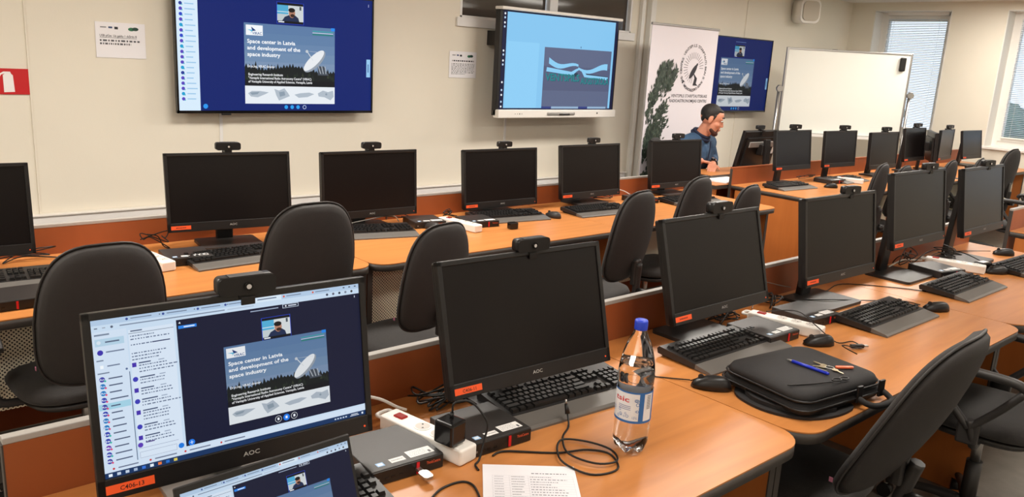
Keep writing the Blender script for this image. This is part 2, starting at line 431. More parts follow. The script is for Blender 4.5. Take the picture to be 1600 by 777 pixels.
def desk(x0, x1, y0, y1, ptop, label, grp='wood laminate computer desks with raised back panels', perf=True, sides=SIDE, back=True, edge=None):
    W = x1-x0-.003; D = y1-y0
    o = thing('computer_desk', label, 'desk', ((x0+x1)/2, (y0+y1)/2, 0), 0, grp)
    # outline with generous front corners
    out = []
    for sx, sy, a0, r in ((1, 1, 0, .004), (-1, 1, 90, .004), (-1, -1, 180, .085), (1, -1, 270, .085)):
        for k in range(8):
            a = R(a0+90*k/7); out.append((sx*(W/2-r)+r*math.cos(a), sy*(D/2-r)+r*math.sin(a)))
    tp = MB().prism(out, DZ-.004, DZ, TOP).obj('tabletop', o)
    MB().prism(out, DZ-.034, DZ-.0045, EDGE, smooth=True).obj('edge_band', tp)
    for s in (-1, 1):
        sp = MB().box((s*(W/2-.014), .02, (DZ-.036)/2), (.024, D-.12, DZ-.038), sides).obj('side_panel', o)
        MB().box((s*(W/2-.014), .02-(D-.12)/2-.002, (DZ-.036)/2), (.026, .004, DZ-.038), EDGE).obj('edge_band', sp)
    if back:
        bp = MB().box((0, D/2+.012, ptop/2), (W, .022, ptop-.012), PANEL).obj('back_panel', o)
        MB().box((0, D/2+.012, ptop+.001), (W, .024, .014), edge or GEDGE, .002).obj('top_edge', bp)
        for s in (-1, 1): MB().box((s*(W/2+.0005), D/2+.012, ptop/2), (.003, .023, ptop-.012), EDGE).obj('end_edge', bp)
    if perf:
        MB().box((0, D/2-.60, .53), (W-.06, .003, .36), PERF).obj('perforated_modesty_panel', o)
    return o
desk(.18, 1.815, 2.90, 3.72, .87, 'desk against the front wall under the leftmost big screen')
desk(1.815, 3.45, 2.90, 3.72, .87, 'desk against the front wall, middle of the far left row')
desk(3.45, 5.06, 2.90, 3.72, .87, 'desk against the front wall at the aisle end by the seated man')
desk(.225, 1.862, .90, 1.69, .885, 'nearest desk carrying the laptop, water bottle and printed sheet', perf=False)
desk(1.862, 3.495, .90, 1.69, .885, 'near row desk carrying the black laptop bag', perf=False)
desk(3.495, 5.12, .90, 1.69, .885, 'near row desk at the aisle end with two loose mice', perf=False)
desk(5.66, 7.27, 2.93, 3.70, .885, 'desk in the far right row next to the seated man', edge=PANEL)
desk(7.27, 8.89, 2.93, 3.70, .885, 'desk in the far right row in front of the whiteboard', edge=PANEL)
desk(8.89, 10.45, 2.93, 3.70, .885, 'desk in the far right row closest to the windows', edge=PANEL)
desk(5.80, 7.43, .90, 1.69, .885, 'desk across the aisle at the right edge, only its end showing', perf=False)
# presenter's desk
o = thing('teacher_desk', 'desk the seated man leans on, with papers and raised shelf', 'desk', (6.3, 4.0, 0))
tp = MB().prism([(-.80, -.265), (.85, -.265), (.85, -.06), (-.80, -.06)], .746, .75, TOP).obj('tabletop', o)
MB().box((.025, -.1625, .731), (1.65, .205, .029), EDGE).obj('edge_band', tp)
MB().box((-.78, -.16, .36), (.024, .19, .71), SIDE).obj('side_panel', o)
sh = MB().box((.16, .085, .789), (1.5, .29, .004), TOP).obj('raised_shelf', o)
MB().box((.16, .085, .772), (1.504, .294, .03), EDGE).obj('edge_band', sh)
MB().box((.895, .02, .375), (.024, .42, .75), SIDE).obj('side_panel', o)
MB().box((.1, -.045, .375), (1.5, .02, .75), SIDE).obj('front_panel', o)

# ------------------------------------------------------------------ monitors
def strokes(x0, x1, y, n, c, h=.012, rnd=random):
    out = []; x = x0
    while x < x1-.004:
        w = rnd.uniform(.012, .05)*(x1-x0)/.25*.5
        out.append(('r', x, y-h, min(x+w, x1), y, c)); x += w+.004*(x1-x0)/.25*2
    return out
def monitor(px, py, zc, yaw, tilt, label, sticker=True, scale=1, screen=None, code=None, logo=True, group='switched-off desktop monitors', basemat=CHAR, w=.551, h=.345, surf=DZ, led=True):
    t = thing('monitor', label, 'monitor', (px, py, surf), R(yaw), group)
    t.scale = (scale,)*3
    H = (zc-surf)/scale
    rx = Euler((-R(tilt), 0, 0))
    body = MB()
    # bezel ring + back shell
    bz = .014; bb = .040
    sw, sh_ = w-2*bz, h-bz-bb; sz = (bb-bz)/2
    body.box((-w/2+bz/2, 0, 0), (bz, .018, h), BLK, .002); body.box((w/2-bz/2, 0, 0), (bz, .018, h), BLK, .002)
    body.box((0, 0, h/2-bz/2), (w, .018, bz), BLK, .002); body.box((0, 0, -h/2+bb/2), (w, .018, bb), BLK, .002)
    body.box((0, .014, 0), (w-.004, .022, h-.004), BLK, .005)
    body.prism([(-w/2+.05, -h/2+.04), (w/2-.05, -h/2+.04), (w/2-.05, h/2-.06), (-w/2+.05, h/2-.06)], .024, .042, BLK, 'Y')
    bo = body.obj('housing', t, (0, 0, H), rx)
    if screen: 
        picture('screen', t, sw, sh_, screen, (0, -.0045, H), rx, emit=1.0).location = Vector((0, 0, H)) + rx.to_matrix() @ Vector((0, -.0045, sz))
    else:
        s = MB().box((0, 0, 0), (sw+.002, .002, sh_+.002), SCR).obj('screen', t); s.rotation_euler = rx; s.location = Vector((0, 0, H)) + rx.to_matrix() @ Vector((0, -.004, sz))
    def onface(name, it, ww, hh, u, v, pm_=None):
        q = picture(name, bo, ww, hh, it, (u, -.0096, v)); return q
    if logo: onface('logo', [('t', 0, .9, .8, 'AOC', (170, 168, 165), 1)], .033, .011, .004, -h/2+.022)
    if led: 
        MB().cyl((w/2-.02, -.0092, -h/2+.016), (w/2-.02, -.0105, -h/2+.016), .0022, mat('amber_led', (230, 80, 40), .4, emit=1.2), n=8).obj('power_light', bo)
    if sticker:
        it = [('r', 0, 0, 1, 1, (244, 92, 42))]
        if code: it.append(('t', .28, .78, .5, code, (60, 30, 24), .5))
        else: it += strokes(.25, .75, .66, 4, (120, 46, 28), .3, random.Random(int(px*100)))
        onface('asset_sticker', it, .083, .0165, -w/2+.054, -h/2+.0195)
    # stand
    st = MB(); top = Vector((0, .034, H-.01)) 
    st.box((0, .115, (H+.1)/2), (.075, .03, H+.09), BLK, .006, Euler((R(4), 0, 0)).to_matrix())
    st.box((0, .07, H), (.1, .07, .1), BLK, .01)
    st.obj('stand_column', t)
    ba = MB().prism(rrect(.27, .215, .018, 4, 0, .04), 0, .012, basemat).obj('stand_base', t)
    return t
# ---- slide shown on the presenting screens
GREY = (196, 204, 212)
def slide_items(X0, Y0, X1, Y1, k=1.0, text=True):
    W = X1-X0; H = Y1-Y0
    def c(rgb): return tuple(min(255, int(v*k)) for v in rgb)
    U = lambda u: X0+u*W
    V = lambda v: Y0+v*H
    it = []
    sky = [(92, 124, 166), (96, 128, 168), (104, 134, 172), (112, 140, 174), (122, 146, 178), (132, 152, 182)]
    for i, s in enumerate(sky):
        it.append(('r', U(0), V(i*.118), U(1), V((i+1)*.118+.002), c(s)))
    rr = random.Random(5)
    pts = [(U(0), V(.78)), (U(0), V(.52))]
    n = 60
    for i in range(n+1):
        u = i/n
        basev = .545+.03*math.sin(u*9)+.03*u
        v = basev-(rr.uniform(.02, .075) if i % 2 else 0)
        if i in (6, 7, 15): v -= .04
        pts.append((U(u), V(v)))
    pts.append((U(1), V(.78)))
    it.append(('p', pts, c((24, 30, 32))))
    for i in range(40):
        u = rr.random(); v = rr.uniform(.58, .66)
        it.append(('p', [(U(u), V(v)), (U(u+.015), V(v+.05)), (U(max(0, u-.012)), V(v+.05))], c(rr.choice([(40, 52, 40), (34, 44, 38), (52, 60, 46)]))))
    it.append(('r', U(0), V(.70), U(1), V(.775), c((20, 22, 28))))
    it.append(('r', U(0), V(.775), U(1), V(1), c((232, 238, 244))))
    # dish
    it.append(('p', [(U(.80), V(.50)), (U(.87), V(.50)), (U(.93), V(.62)), (U(.80), V(.62))], c((70, 78, 90))))
    for q in range(3): it.append(('p', [(U(.80+.04*q), V(.5)), (U(.81+.04*q), V(.5)), (U(.84+.03*q), V(.6)), (U(.83+.03*q), V(.6))], c((170, 178, 188))))
    it.append(('e', U(.765), V(.44), .20*H, .078*H, -R(42), c((150, 160, 172))))
    it.append(('e', U(.755), V(.43), .195*H, .062*H, -R(42), c((232, 236, 240))))
    it.append(('p', [(U(.67), V(.31)), (U(.68), V(.31)), (U(.75), V(.43)), (U(.74), V(.43))], c((216, 222, 228))))
    it.append(('p', [(U(.67), V(.31)), (U(.69), V(.31)), (U(.85), V(.32)), (U(.85), V(.325))], c((216, 222, 228))))
    it.append(('c', U(.675), V(.315), .02*H, c((196, 204, 212))))
    # logo
    it.append(('r', U(.02), V(.025), U(.195), V(.15), c((242, 246, 250))))
    it.append(('p', [(U(.075), V(.045)), (U(.125), V(.09)), (U(.085), V(.1))], c((30, 60, 120))))
    it.append(('p', [(U(.03), V(.08)), (U(.09), V(.085)), (U(.07), V(.13)), (U(.075), V(.1))], c((70, 180, 220))))
    it.append(('t', U(.085), V(.14), .034*H, 'VIRAC', c((40, 90, 150)), .1*W))
    it += [('r', U(.74), V(.045), U(.98), V(.055), c((60, 170, 170))), ('r', U(.74), V(.068), U(.98), V(.075), c((220, 232, 240))), ('r', U(.74), V(.085), U(.98), V(.1), c((40, 130, 120)))]
    it.append(('r', U(.955), V(-.005), U(1), V(.035), c((40, 140, 240))))
    wt = c((250, 252, 255))
    it.append(('t', U(.03), V(.245), .047*H, '*Space center in Latvia', wt, .515*W))
    it.append(('t', U(.03), V(.325), .047*H, '*and development of the', wt, .57*W))
    it.append(('t', U(.03), V(.405), .047*H, '*space industry', wt, .35*W))
    it.append(('t', U(.03), V(.545), .03*H, 'Dr.sc.ing., VIRAC director', wt, .29*W))
    it.append(('t', U(.035), V(.645), .03*H, 'Engineering Research Institute', wt, .37*W))
    it.append(('t', U(.035), V(.69), .03*H, '"Ventspils International Radio Astronomy Centre" (VIRAC)', wt, .69*W))
    it.append(('t', U(.035), V(.735), .03*H, 'of Ventspils University of Applied Sciences, Ventspils, Latvia', wt, .70*W))
    g1, g2 = c((176, 188, 200)), c((140, 156, 172))
    it.append(('p', [(U(.03), V(.87)), (U(.07), V(.84)), (U(.16), V(.84)), (U(.25), V(.855)), (U(.21), V(.88)), (U(.13), V(.92)), (U(.06), V(.91))], g1))
    it.append(('p', [(U(.05), V(.86)), (U(.15), V(.85)), (U(.13), V(.88)), (U(.07), V(.89))], g2))
    it.append(('p', [(U(.31), V(.81)), (U(.36), V(.83)), (U(.42), V(.80)), (U(.46), V(.86)), (U(.48), V(.9)), (U(.42), V(.93)), (U(.36), V(.96)), (U(.33), V(.89))], g1))
    it.append(('p', [(U(.36), V(.85)), (U(.42), V(.84)), (U(.43), V(.89)), (U(.37), V(.91))], g2))
    it.append(('p', [(U(.53), V(.88)), (U(.60), V(.86)), (U(.70), V(.85)), (U(.76), V(.87)), (U(.68), V(.91)), (U(.58), V(.92))], g1))
    it.append(('p', [(U(.80), V(.86)), (U(.86), V(.82)), (U(.92), V(.84)), (U(.98), V(.82)), (U(.99), V(.9)), (U(.95), V(.95)), (U(.88), V(.91)), (U(.81), V(.9))], g1))
    it.append(('c', U(.9), V(.87), .015*H, g2))
    return it
def thumb_items(x0, y0, x1, y1, k=1.0):
    W = x1-x0; H = y1-y0; U = lambda u: x0+u*W; V = lambda v: y0+v*H
    c = lambda rgb: tuple(min(255, int(v*k)) for v in rgb)
    return [('r', U(-.02), V(-.02), U(1.02), V(1.02), c((40, 70, 200))), ('r', U(0), V(.12), U(.45), V(.9), c((80, 170, 210))), ('r', U(.42), V(.12), U(1), V(.9), c((206, 212, 214))),
            ('r', U(0), V(.42), U(.42), V(.46), c((200, 220, 230))), ('r', U(0), V(.55), U(.45), V(.9), c((190, 200, 205))), ('r', U(.85), V(.14), U(.92), V(.32), c((70, 80, 90))),
            ('r', U(0), V(0), U(1), V(.12), c((16, 18, 26))), ('r', U(0), V(.88), U(1), V(1), c((16, 18, 26))), ('r', U(.04), V(.9), U(.26), V(.96), c((220, 225, 235))),
            ('p', [(U(.18), V(.88)), (U(.28), V(.68)), (U(.45), V(.58)), (U(.68), V(.58)), (U(.8), V(.7)), (U(.84), V(.88))], c((30, 44, 78))),
            ('e', U(.56), V(.48), .17*H, .23*H, 0, c((176, 126, 104))), ('e', U(.55), V(.34), .18*H, .11*H, 0, c((26, 22, 24))), ('e', U(.58), V(.6), .12*H, .08*H, 0, c((60, 40, 34)))]
def conf_items():
    rr = random.Random(11)
    it = [('r', 0, 0, 1, 1, (198, 218, 238))]
    # browser header
    it.append(('r', 0, 0, 1, .035, (176, 200, 226)))
    for u in (.12, .24, .36, .46): it += [('c', u-.006, .018, .008, (60, 80, 150)), ('r', u+.006, .014, u+.075, .02, (110, 126, 150)), ('r', u+.1, .014, u+.104, .02, (60, 70, 90))]
    it += [('r', .55, 0, .67, .035, (214, 230, 244)), ('c', .56, .018, .008, (210, 60, 60)), ('r', .575, .013, .65, .02, (90, 104, 130))]
    for u in (.68, .80): it += [('c', u, .018, .007, (220, 90, 60)), ('r', u+.01, .014, u+.07, .02, (110, 126, 150))]
    for u in (.93, .955, .98): it.append(('r', u, .012, u+.008, .02, (60, 70, 90)))
    it += [('r', .01, .05, .02, .056, (80, 90, 110)), ('r', .035, .05, .045, .056, (150, 160, 175)), ('c', .065, .053, .008, (90, 100, 120)), ('r', .09, .049, .45, .056, (120, 134, 156)), ('r', .46, .05, .56, .055, (170, 184, 204))]
    for q in range(5): it.append(('c', .86+.027*q, .05, .009, [(60, 70, 90), (90, 90, 110), (40, 50, 70), (120, 130, 150), (60, 60, 60)][q]))
    # left list
    it += [('r', 0, .075, .11, .925, (206, 222, 240)), ('r', .008, .09, .055, .1, (120, 134, 156)), ('r', .008, .12, .1, .165, (176, 206, 226)), ('c', .02, .142, .012, (210, 224, 236)), ('r', .04, .138, .085, .147, (90, 104, 130)),
           ('c', .022, .205, .017, (60, 50, 170)), ('r', .04, .201, .098, .209, (110, 124, 150)), ('r', .008, .25, .03, .258, (120, 134, 156)), ('r', .018, .285, .028, .305, (240, 246, 250)), ('r', .04, .289, .08, .297, (110, 124, 150)), ('r', .008, .33, .045, .338, (120, 134, 156)), ('c', .1, .33, .007, (90, 110, 150))]
    nm = 13
    for q in range(nm):
        v = .372+q*.0435
        if q == 4: it.append(('r', .002, v-.02, .104, v+.02, (160, 206, 226)))
        it.append(('c', .02, v, .0165, rr.choice([(44, 60, 170), (30, 120, 190), (110, 50, 170), (60, 60, 160)])))
        it.append(('c', .029, v+.012, .006, rr.choice([(220, 60, 110), (40, 180, 160)])))
        it.append(('t', .011, v+.006, .013, rr.choice(['Ma', 'Bu', 'Ja', 'An', 'Ro']), (220, 230, 245), .016))
        it.append(('r', .04, v-.004, .04+rr.uniform(.03, .058), v+.004, (80, 92, 120)))
    it.append(('r', .107, .35, .1095, .93, (70, 90, 120)))
    # chat
    it += [('r', .115, .09, .265, .925, (212, 226, 242)), ('r', .122, .095, .16, .103, (90, 104, 130)), ('r', .115, .112, .265, .115, (90, 100, 120))]
    def para(v, n, x0=.12):
        o = []
        for q in range(n): o += strokes(x0, x0+rr.uniform(.08, .135), v+q*.02, 5, (96, 110, 138), .007, rr)
        return o
    it += para(.135, 2); it += para(.19, 1) + [('r', .19, .183, .25, .19, (50, 60, 100))]; it += para(.245, 3)
    v = .315
    for q in range(9):
        it.append(('c' if q % 2 else 'r', .125, v, .016, (60, 60, 180)) if q % 2 else ('r', .118, v-.014, .132, v+.014, (70, 50, 170)))
        it += [('r', .14, v-.012, .175+rr.uniform(0, .02), v-.004, (70, 84, 116)), ('r', .205, v-.012, .225, v-.006, (150, 164, 186))]
        n = rr.choice([1, 2, 2, 3]); it += para(v+.012, n, .14); v += .03+n*.021
        if v > .79: break
    it += [('c', .122, .835, .016, (90, 60, 180)), ('r', .14, .82, .17, .828, (90, 80, 140)), ('r', .115, .855, .25, .857, (120, 130, 160)), ('r', .118, .88, .243, .882, (140, 150, 175)), ('r', .118, .918, .243, .92, (140, 150, 175)), ('r', .118, .88, .119, .92, (140, 150, 175)), ('r', .242, .88, .243, .92, (140, 150, 175)), ('c', .258, .9, .018, (30, 120, 220))]
    # stage
    it.append(('r', .275, .072, 1.0, .915, (20, 24, 50)))
    it += [('c', .295, .895, .021, (30, 120, 230)), ('r', .289, .893, .301, .897, (200, 220, 250)), ('r', .295-.0015, .884, .295+.0015, .906, (200, 220, 250))]
    it += [('p', [(.282, .095), (.288, .085), (.29, .1)], (220, 230, 240)), ('r', .281, .112, .345, .132, (40, 130, 230)), ('r', .3, .118, .338, .126, (220, 235, 250))]
    it += [('r', .545, .087, .655, .094, (150, 165, 190)), ('r', .672, .073, .737, .1, (200, 215, 235)), ('r', .674, .076, .735, .097, (24, 28, 54)), ('c', .685, .086, .006, (230, 235, 245)), ('r', .695, .083, .728, .09, (210, 220, 235)), ('r', .978, .085, .981, .1, (210, 220, 235))]
    it += thumb_items(.586, .15, .698, .302)
    it += slide_items(.435, .303, .845, .84, .93)
    for u, cc in ((.625, (230, 235, 240)), (.658, (30, 120, 230)), (.69, (230, 235, 240))):
        it.append(('c', u, .878, .024, cc))
        if cc[0] > 200: it.append(('c', u, .878, .0215, (20, 24, 50)))
        it.append(('r', u-.004, .868, u+.004, .886, (235, 240, 248)))
    # download bar and taskbar
    it += [('r', 0, .925, 1, .965, (206, 222, 240)), ('c', .03, .945, .007, (200, 60, 60)), ('r', .045, .94, .11, .948, (110, 120, 145)), ('c', .15, .945, .007, (200, 60, 60)), ('r', .165, .94, .24, .948, (110, 120, 145)), ('c', .27, .945, .007, (200, 60, 60)), ('r', .285, .94, .36, .948, (110, 120, 145)), ('c', .4, .945, .007, (200, 60, 60)), ('r', .412, .94, .49, .948, (110, 120, 145))]
    it += [('r', 0, .965, 1, 1, (22, 52, 96))]
    for q, cc in enumerate([(230, 240, 250), (190, 205, 225), (190, 205, 225), (160, 180, 210), (50, 110, 210), (225, 235, 245), (230, 120, 60), (40, 110, 200), (220, 200, 90)]):
        it.append(('r', .012+q*.027, .974, .024+q*.027, .992, cc))
    for q in range(5): it.append(('r', .86+q*.012, .978, .867+q*.012, .988, (200, 215, 235)))
    it += [('r', .935, .975, .965, .98, (220, 228, 240)), ('r', .93, .985, .97, .99, (220, 228, 240)), ('r', .982, .975, .99, .99, (220, 228, 240))]
    return it
CONF = conf_items()
# far row along the front wall
monitor(.355, 3.46, 1.005, -4, 6, 'leftmost monitor of the wall row, cut off by the left edge', code='')
monitor(1.435, 3.531, 1.005, -7.3, 6.1, 'switched-off monitor below the large blue conference screen, first from it')
monitor(2.184, 3.562, .985, -2.2, 3.3, 'switched-off monitor below right corner of the large blue conference screen', sticker=False)
monitor(3.093, 3.59, .964, -2.1, 5.4, 'switched-off monitor on the wall row right of the white power strip, below small notice')
monitor(3.868, 3.595, .968, -.4, 6, 'switched-off monitor under the white-framed interactive display')
monitor(4.771, 3.6, .975, -3, 5.3, 'switched-off monitor at the aisle end of the wall row, before the seated man')
# near row
monitor(.607, 1.457, 1.011, -2.9, 8.1, 'large lit monitor behind the laptop showing a web conference and slide', screen=CONF, code='C406-13', group='lit screens', basemat=SILVERP)  # silver base colour stands in for reflected light on a charcoal base
monitor(1.406, 1.49, .996, -2.8, 14.5, 'switched-off monitor between the lit monitor and the water bottle', code='C406-11')
monitor(2.301, 1.523, 1.018, -.3, 15, 'switched-off monitor behind the keyboard with the laptop bag')
monitor(3.104, 1.495, 1.031, -1.5, 8.5, 'switched-off monitor right of the white power strip, fourth in near row')
monitor(3.864, 1.511, 1.088, -.6, 8.5, 'tall-standing monitor fifth in near row with bare stand base in front')
monitor(4.562, 1.477, 1.08, .1, 8.8, 'last monitor of the near row, at the aisle end')
# far right row
BSCR = SCR
def sc(p, s): return (p[0]*s, p[1]*s, 1.66+(p[2]-1.66)*s)
for (p, yaw, tl, s, lb, kw) in [
    ((6.509, 3.674, 1.01), -1.9, 6.7, .955, 'bluish switched-off monitor nearest the seated man in the far right row', {}),
    ((7.47, 3.733, .984), -3.2, 4.1, .935, 'second switched-off monitor of the far right row, below whiteboard left part', {}),
    ((7.735, 3.437, .997), -1.1, 3.4, 1.0, 'third monitor of the far right row, below whiteboard middle', dict(sticker=False)),
    ((8.82, 3.605, 1.004), 2.2, 5.3, .965, 'fourth monitor of the far right row, below the whiteboard right corner', {}),
    ((9.903, 3.702, .961), 7.1, .8, .93, 'narrow-looking reflective monitor left of the last one by the windows', {}),
    ((10.833, 3.75, .931), -2, 8.7, .92, 'last monitor of the far right row, standing below the pier between windows', {})]:
    q = sc(p, s)
    monitor(q[0], q[1], q[2], yaw, tl, lb, scale=s, logo=False, led=False, **kw)
monitor(8.86, 3.44, 1.0, 31, 4, 'edge-on black monitor between the fourth and fifth of the far right row', sticker=False, logo=False, led=False, scale=.9)
# presenter's monitor, back to the camera
t = monitor(6.44, 4.0, .985, 180, 12, 'presenter monitor seen from behind, facing the seated man', sticker=False, surf=.791, logo=False, led=False)
MB().box((0, .047, .06), (.40, .012, .05), SILVERP, .004).obj('rear_ledge', t, (0, 0, .19), (-R(12), 0, 0)); MB().box((-.2, .046, 0), (.03, .004, .06), STICK).obj('rear_label', t, (0, 0, .19), (-R(12), 0, 0))

# ------------------------------------------------------------------ webcams
def webcam(px, py, zt, yaw, label, cat='webcam', s=1, tw=0):
    t = thing('webcam', label, cat, (px, py, zt), R(yaw+tw), 'webcams clipped on the monitors'); t.scale = (s,)*3
    b = MB(); b.prism(rrect(.098, .031, .009, 5, 0, .023), -.015, .012, BLK, 'Y', True); b.box((0, -.0015, .0392), (.06, .02, .0012), CHAR)
    b.obj('camera_body', t)
    ln = MB().cyl((0, -.015, .022), (0, -.0185, .022), .0075, BLKG, n=16).obj('lens_ring', t)
    MB().cyl((0, -.018, .022), (0, -.0192, .022), .0042, mat('lens_glint', (190, 186, 184), .2), n=12).obj('lens', ln)
    MB().box((0, .006, .003), (.03, .034, .012), BLK, .003).box((0, -.012, -.004), (.024, .004, .014), BLK, .001).box((0, .030, -.022), (.028, .012, .05), BLK, .003, Euler((R(-10), 0, 0)).to_matrix()).obj('clip', t)
    return t
def mtop(px, py, zc, yaw, tilt, s=1, h=.345, dx=0):
    return (px+(dx)*math.cos(R(yaw))-math.sin(R(yaw))*math.sin(R(tilt))*h/2*s, py+dx*math.sin(R(yaw))+math.cos(R(yaw))*math.sin(R(tilt))*h/2*s+.006, zc+math.cos(R(tilt))*h/2*s+.002)
WC = [((.355, 3.46, 1.005, -4, 6), -.19, 'webcam on the leftmost monitor of the wall row', 1.0),
      ((1.435, 3.531, 1.005, -7.3, 6.1), .0, 'webcam on the monitor below the large blue conference screen', 1.1),
      ((2.184, 3.562, .985, -2.2, 3.3), .01, 'webcam on the monitor below right corner of the conference screen', 1.05),
      ((3.093, 3.59, .964, -2.1, 5.4), .03, 'webcam on the wall row monitor beneath the small notice', 1),
      ((3.868, 3.595, .968, -.4, 6), .03, 'webcam on the monitor under the interactive display', 1),
      ((4.771, 3.6, .975, -3, 5.3), .02, 'webcam on the aisle end monitor of the wall row', 1.1),
      ((.607, 1.457, 1.011, -2.9, 8.1), .018, 'big foreground webcam on top of the lit monitor', 1.16),
      ((1.406, 1.49, .996, -2.8, 14.5), .028, 'webcam on the monitor left of the water bottle', 1.1),
      ((2.301, 1.523, 1.018, -.3, 15), .04, 'webcam on the monitor behind the laptop bag', 1.15),
      ((3.104, 1.495, 1.031, -1.5, 8.5), .07, 'webcam on the fourth monitor of the near row', 1.0),
      ((3.864, 1.511, 1.088, -.6, 8.5), .1, 'webcam on the fifth monitor of the near row', 1.0),
      ((4.562, 1.477, 1.08, .1, 8.8), .05, 'webcam on the last monitor of the near row', 1.0)]
for (m, dx, lb, s) in WC:
    p = mtop(*m, dx=dx); low = .011 if p[1] < 2 else 0; webcam(p[0], p[1]-low*.6, p[2]-low, m[3], lb, s=s, tw={.07: -8, .1: -8, .05: -8}.get(dx, 0))
for (p, yaw, tl, s, dx, lb) in [((6.509, 3.674, 1.01), -1.9, 6.7, .955, .03, 'webcam on the bluish monitor nearest the seated man'), ((7.47, 3.733, .984), -3.2, 4.1, .935, .06, 'webcam on the second monitor of the far right row'),
                                ((7.735, 3.437, .997), -1.1, 3.4, 1, .03, 'webcam on the third monitor of the far right row'), ((8.82, 3.605, 1.004), 2.2, 5.3, .965, .06, 'webcam on the fourth monitor of the far right row'),
                                ((9.903, 3.702, .961), 7.1, .8, .93, .08, 'webcam on the narrow-looking monitor by the windows')]:
    q = sc(p, s); r_ = mtop(*q, yaw, tl, s=s, dx=dx); webcam(r_[0], r_[1], r_[2], yaw, lb, s=1.15, tw=-12)
webcam(6.42, 3.965, 1.155, 180, 'webcam on the presenter monitor seen from behind', s=1.1)

# ------------------------------------------------------------------ keyboards
KU = .0191
def key_layout():
    ks = []
    rows = [(5, [(0, 1)]+[(2+i, 1) for i in range(4)]+[(6.5+i, 1) for i in range(4)]+[(11+i, 1) for i in range(4)]),
            (4, [(i, 1) for i in range(13)]+[(13, 2)]), (3, [(0, 1.5)]+[(1.5+i, 1) for i in range(12)]+[(13.5, 1.5)]),
            (2, [(0, 1.75)]+[(1.75+i, 1) for i in range(11)]+[(12.75, 2.25)]), (1, [(0, 2.25)]+[(2.25+i, 1) for i in range(10)]+[(12.25, 2.75)]),
            (0, [(0, 1.25), (1.25, 1.25), (2.5, 1.25), (3.75, 6.25), (10, 1.25), (11.25, 1.25), (12.5, 1.25), (13.75, 1.25)])]
    for r, l in rows:
        for x, w in l: ks.append((x, r, w))
        if r in (5, 4, 3): ks += [(15.4+i, r, 1) for i in range(3)]
    ks += [(16.4, 1, 1), (15.4, 0, 1), (16.4, 0, 1), (17.4, 0, 1)]
    for r in (4, 3, 2, 1): ks += [(18.8+i, r, 1) for i in range(3 if r != 4 else 4)]
    ks += [(18.8, 0, 2), (20.8, 0, 1), (21.8, 2.5, 1), (21.8, .5, 1)]
    return ks
KEYS = key_layout()
_km = {}
def key_mesh(w):
    if w not in _km:
        b = MB(); a = w*KU/2-.0012; d = KU/2-.0012
        A = [(-a, -d), (a, -d), (a, d), (-a, d)]; Bp = [(-a+.0022, -d+.0018), (a-.0022, -d+.0018), (a-.0022, d-.003), (-a+.0022, d-.003)]
        va = [b.bm.verts.new((x, y, 0)) for x, y in A]; vb = [b.bm.verts.new((x, y, .0085)) for x, y in Bp]
        b.bm.faces.new(vb)
        for k in range(4): b.bm.faces.new((va[k], va[(k+1) % 4], vb[(k+1) % 4], vb[k]))
        b.mi(KEYM)
        _km[w] = b.mesh('key')
    return _km[w]
def keyboard(px, py, rz, label, detail=False, rest=REST, surf=DZ, restd=.062, s=1):
    t = thing('keyboard', label, 'keyboard', (px, py, surf), R(rz), 'black keyboards with wrist rests'); t.scale = (s,)*3
    W = .458; D = .148
    # wedge body, origin = centre of key field
    b = MB()
    b.prism([(-D/2, .004), (D/2, .010), (D/2+.004, .026), (D/2-.004, .034), (-D/2, .020)], -W/2, W/2, KBODY, 'X')
    for sx in (-.2, .2): b.box((sx, D/2-.012, .005), (.03, .01, .010), KBODY)
    for sx in (-.2, .2): b.box((sx, -D/2+.012, .0025), (.03, .01, .005), KBODY)
    b.obj('keyboard_body', t)
    MB().prism([(-D/2-restd, .0), (-D/2, .004), (-D/2, .019), (-D/2-restd+.01, .010), (-D/2-restd, .006)], -W/2, W/2, rest, 'X').obj('wrist_rest', t)
    tl = math.atan2(.014, D)
    def place(x, r, w): 
        xx = -.216+(x+w/2)*KU; yy = -D/2+.017+r*KU*1.0+(.004 if r == 5 else 0); zz = .0205+(yy+D/2)*math.tan(tl)
        return Vector((xx, yy, zz))
    if detail:
        for (x, r, w) in KEYS:
            o = link('key', key_mesh(w), t, place(x, r, w), (tl, 0, 0))
    else:
        b = MB(); b.mi(KEYM)
        for (x, r, w) in KEYS:
            M = Matrix.Translation(place(x, r, w)) @ Euler((tl, 0, 0)).to_matrix().to_4x4()
            n0 = len(b.bm.verts); b.bm.from_mesh(key_mesh(w)); b.bm.verts.ensure_lookup_table()
            for v in b.bm.verts[n0:]: v.co = M @ v.co
        o = b.obj('keys', t); o['kind'] = 'stuff'
    return t
keyboard(1.515, 1.46, -4, 'black keyboard in front of the monitor beside the water bottle', True)
keyboard(2.232, 1.43, -1, 'black keyboard behind the black laptop bag', True)
keyboard(3.10, 1.29, 0, 'black keyboard before the fourth monitor of the near row, beside a mouse', False)
keyboard(3.895, 1.30, 0, 'black keyboard before the fifth monitor of the near row', False)
keyboard(4.66, 1.27, -2, 'black keyboard cut by the right edge, last in the near row', False)
keyboard(.61, 1.335, -3, 'black keyboard mostly hidden behind the open laptop', False)
keyboard(.44, 3.37, -4, 'black keyboard before the leftmost monitor of the wall row', False)
keyboard(1.37, 3.31, 3, 'black keyboard before the monitor below the conference screen', False)
keyboard(2.12, 3.47, -14, 'black keyboard beside the small silver mouse on the wall row', False)
keyboard(3.04, 3.47, -8, 'black keyboard right of the white power strip on the wall row', False)
keyboard(3.70, 3.37, -4, 'black keyboard under the monitor below the interactive display', False)
keyboard(4.62, 3.35, -4, 'black keyboard at the aisle end of the wall row, behind chairs', False)
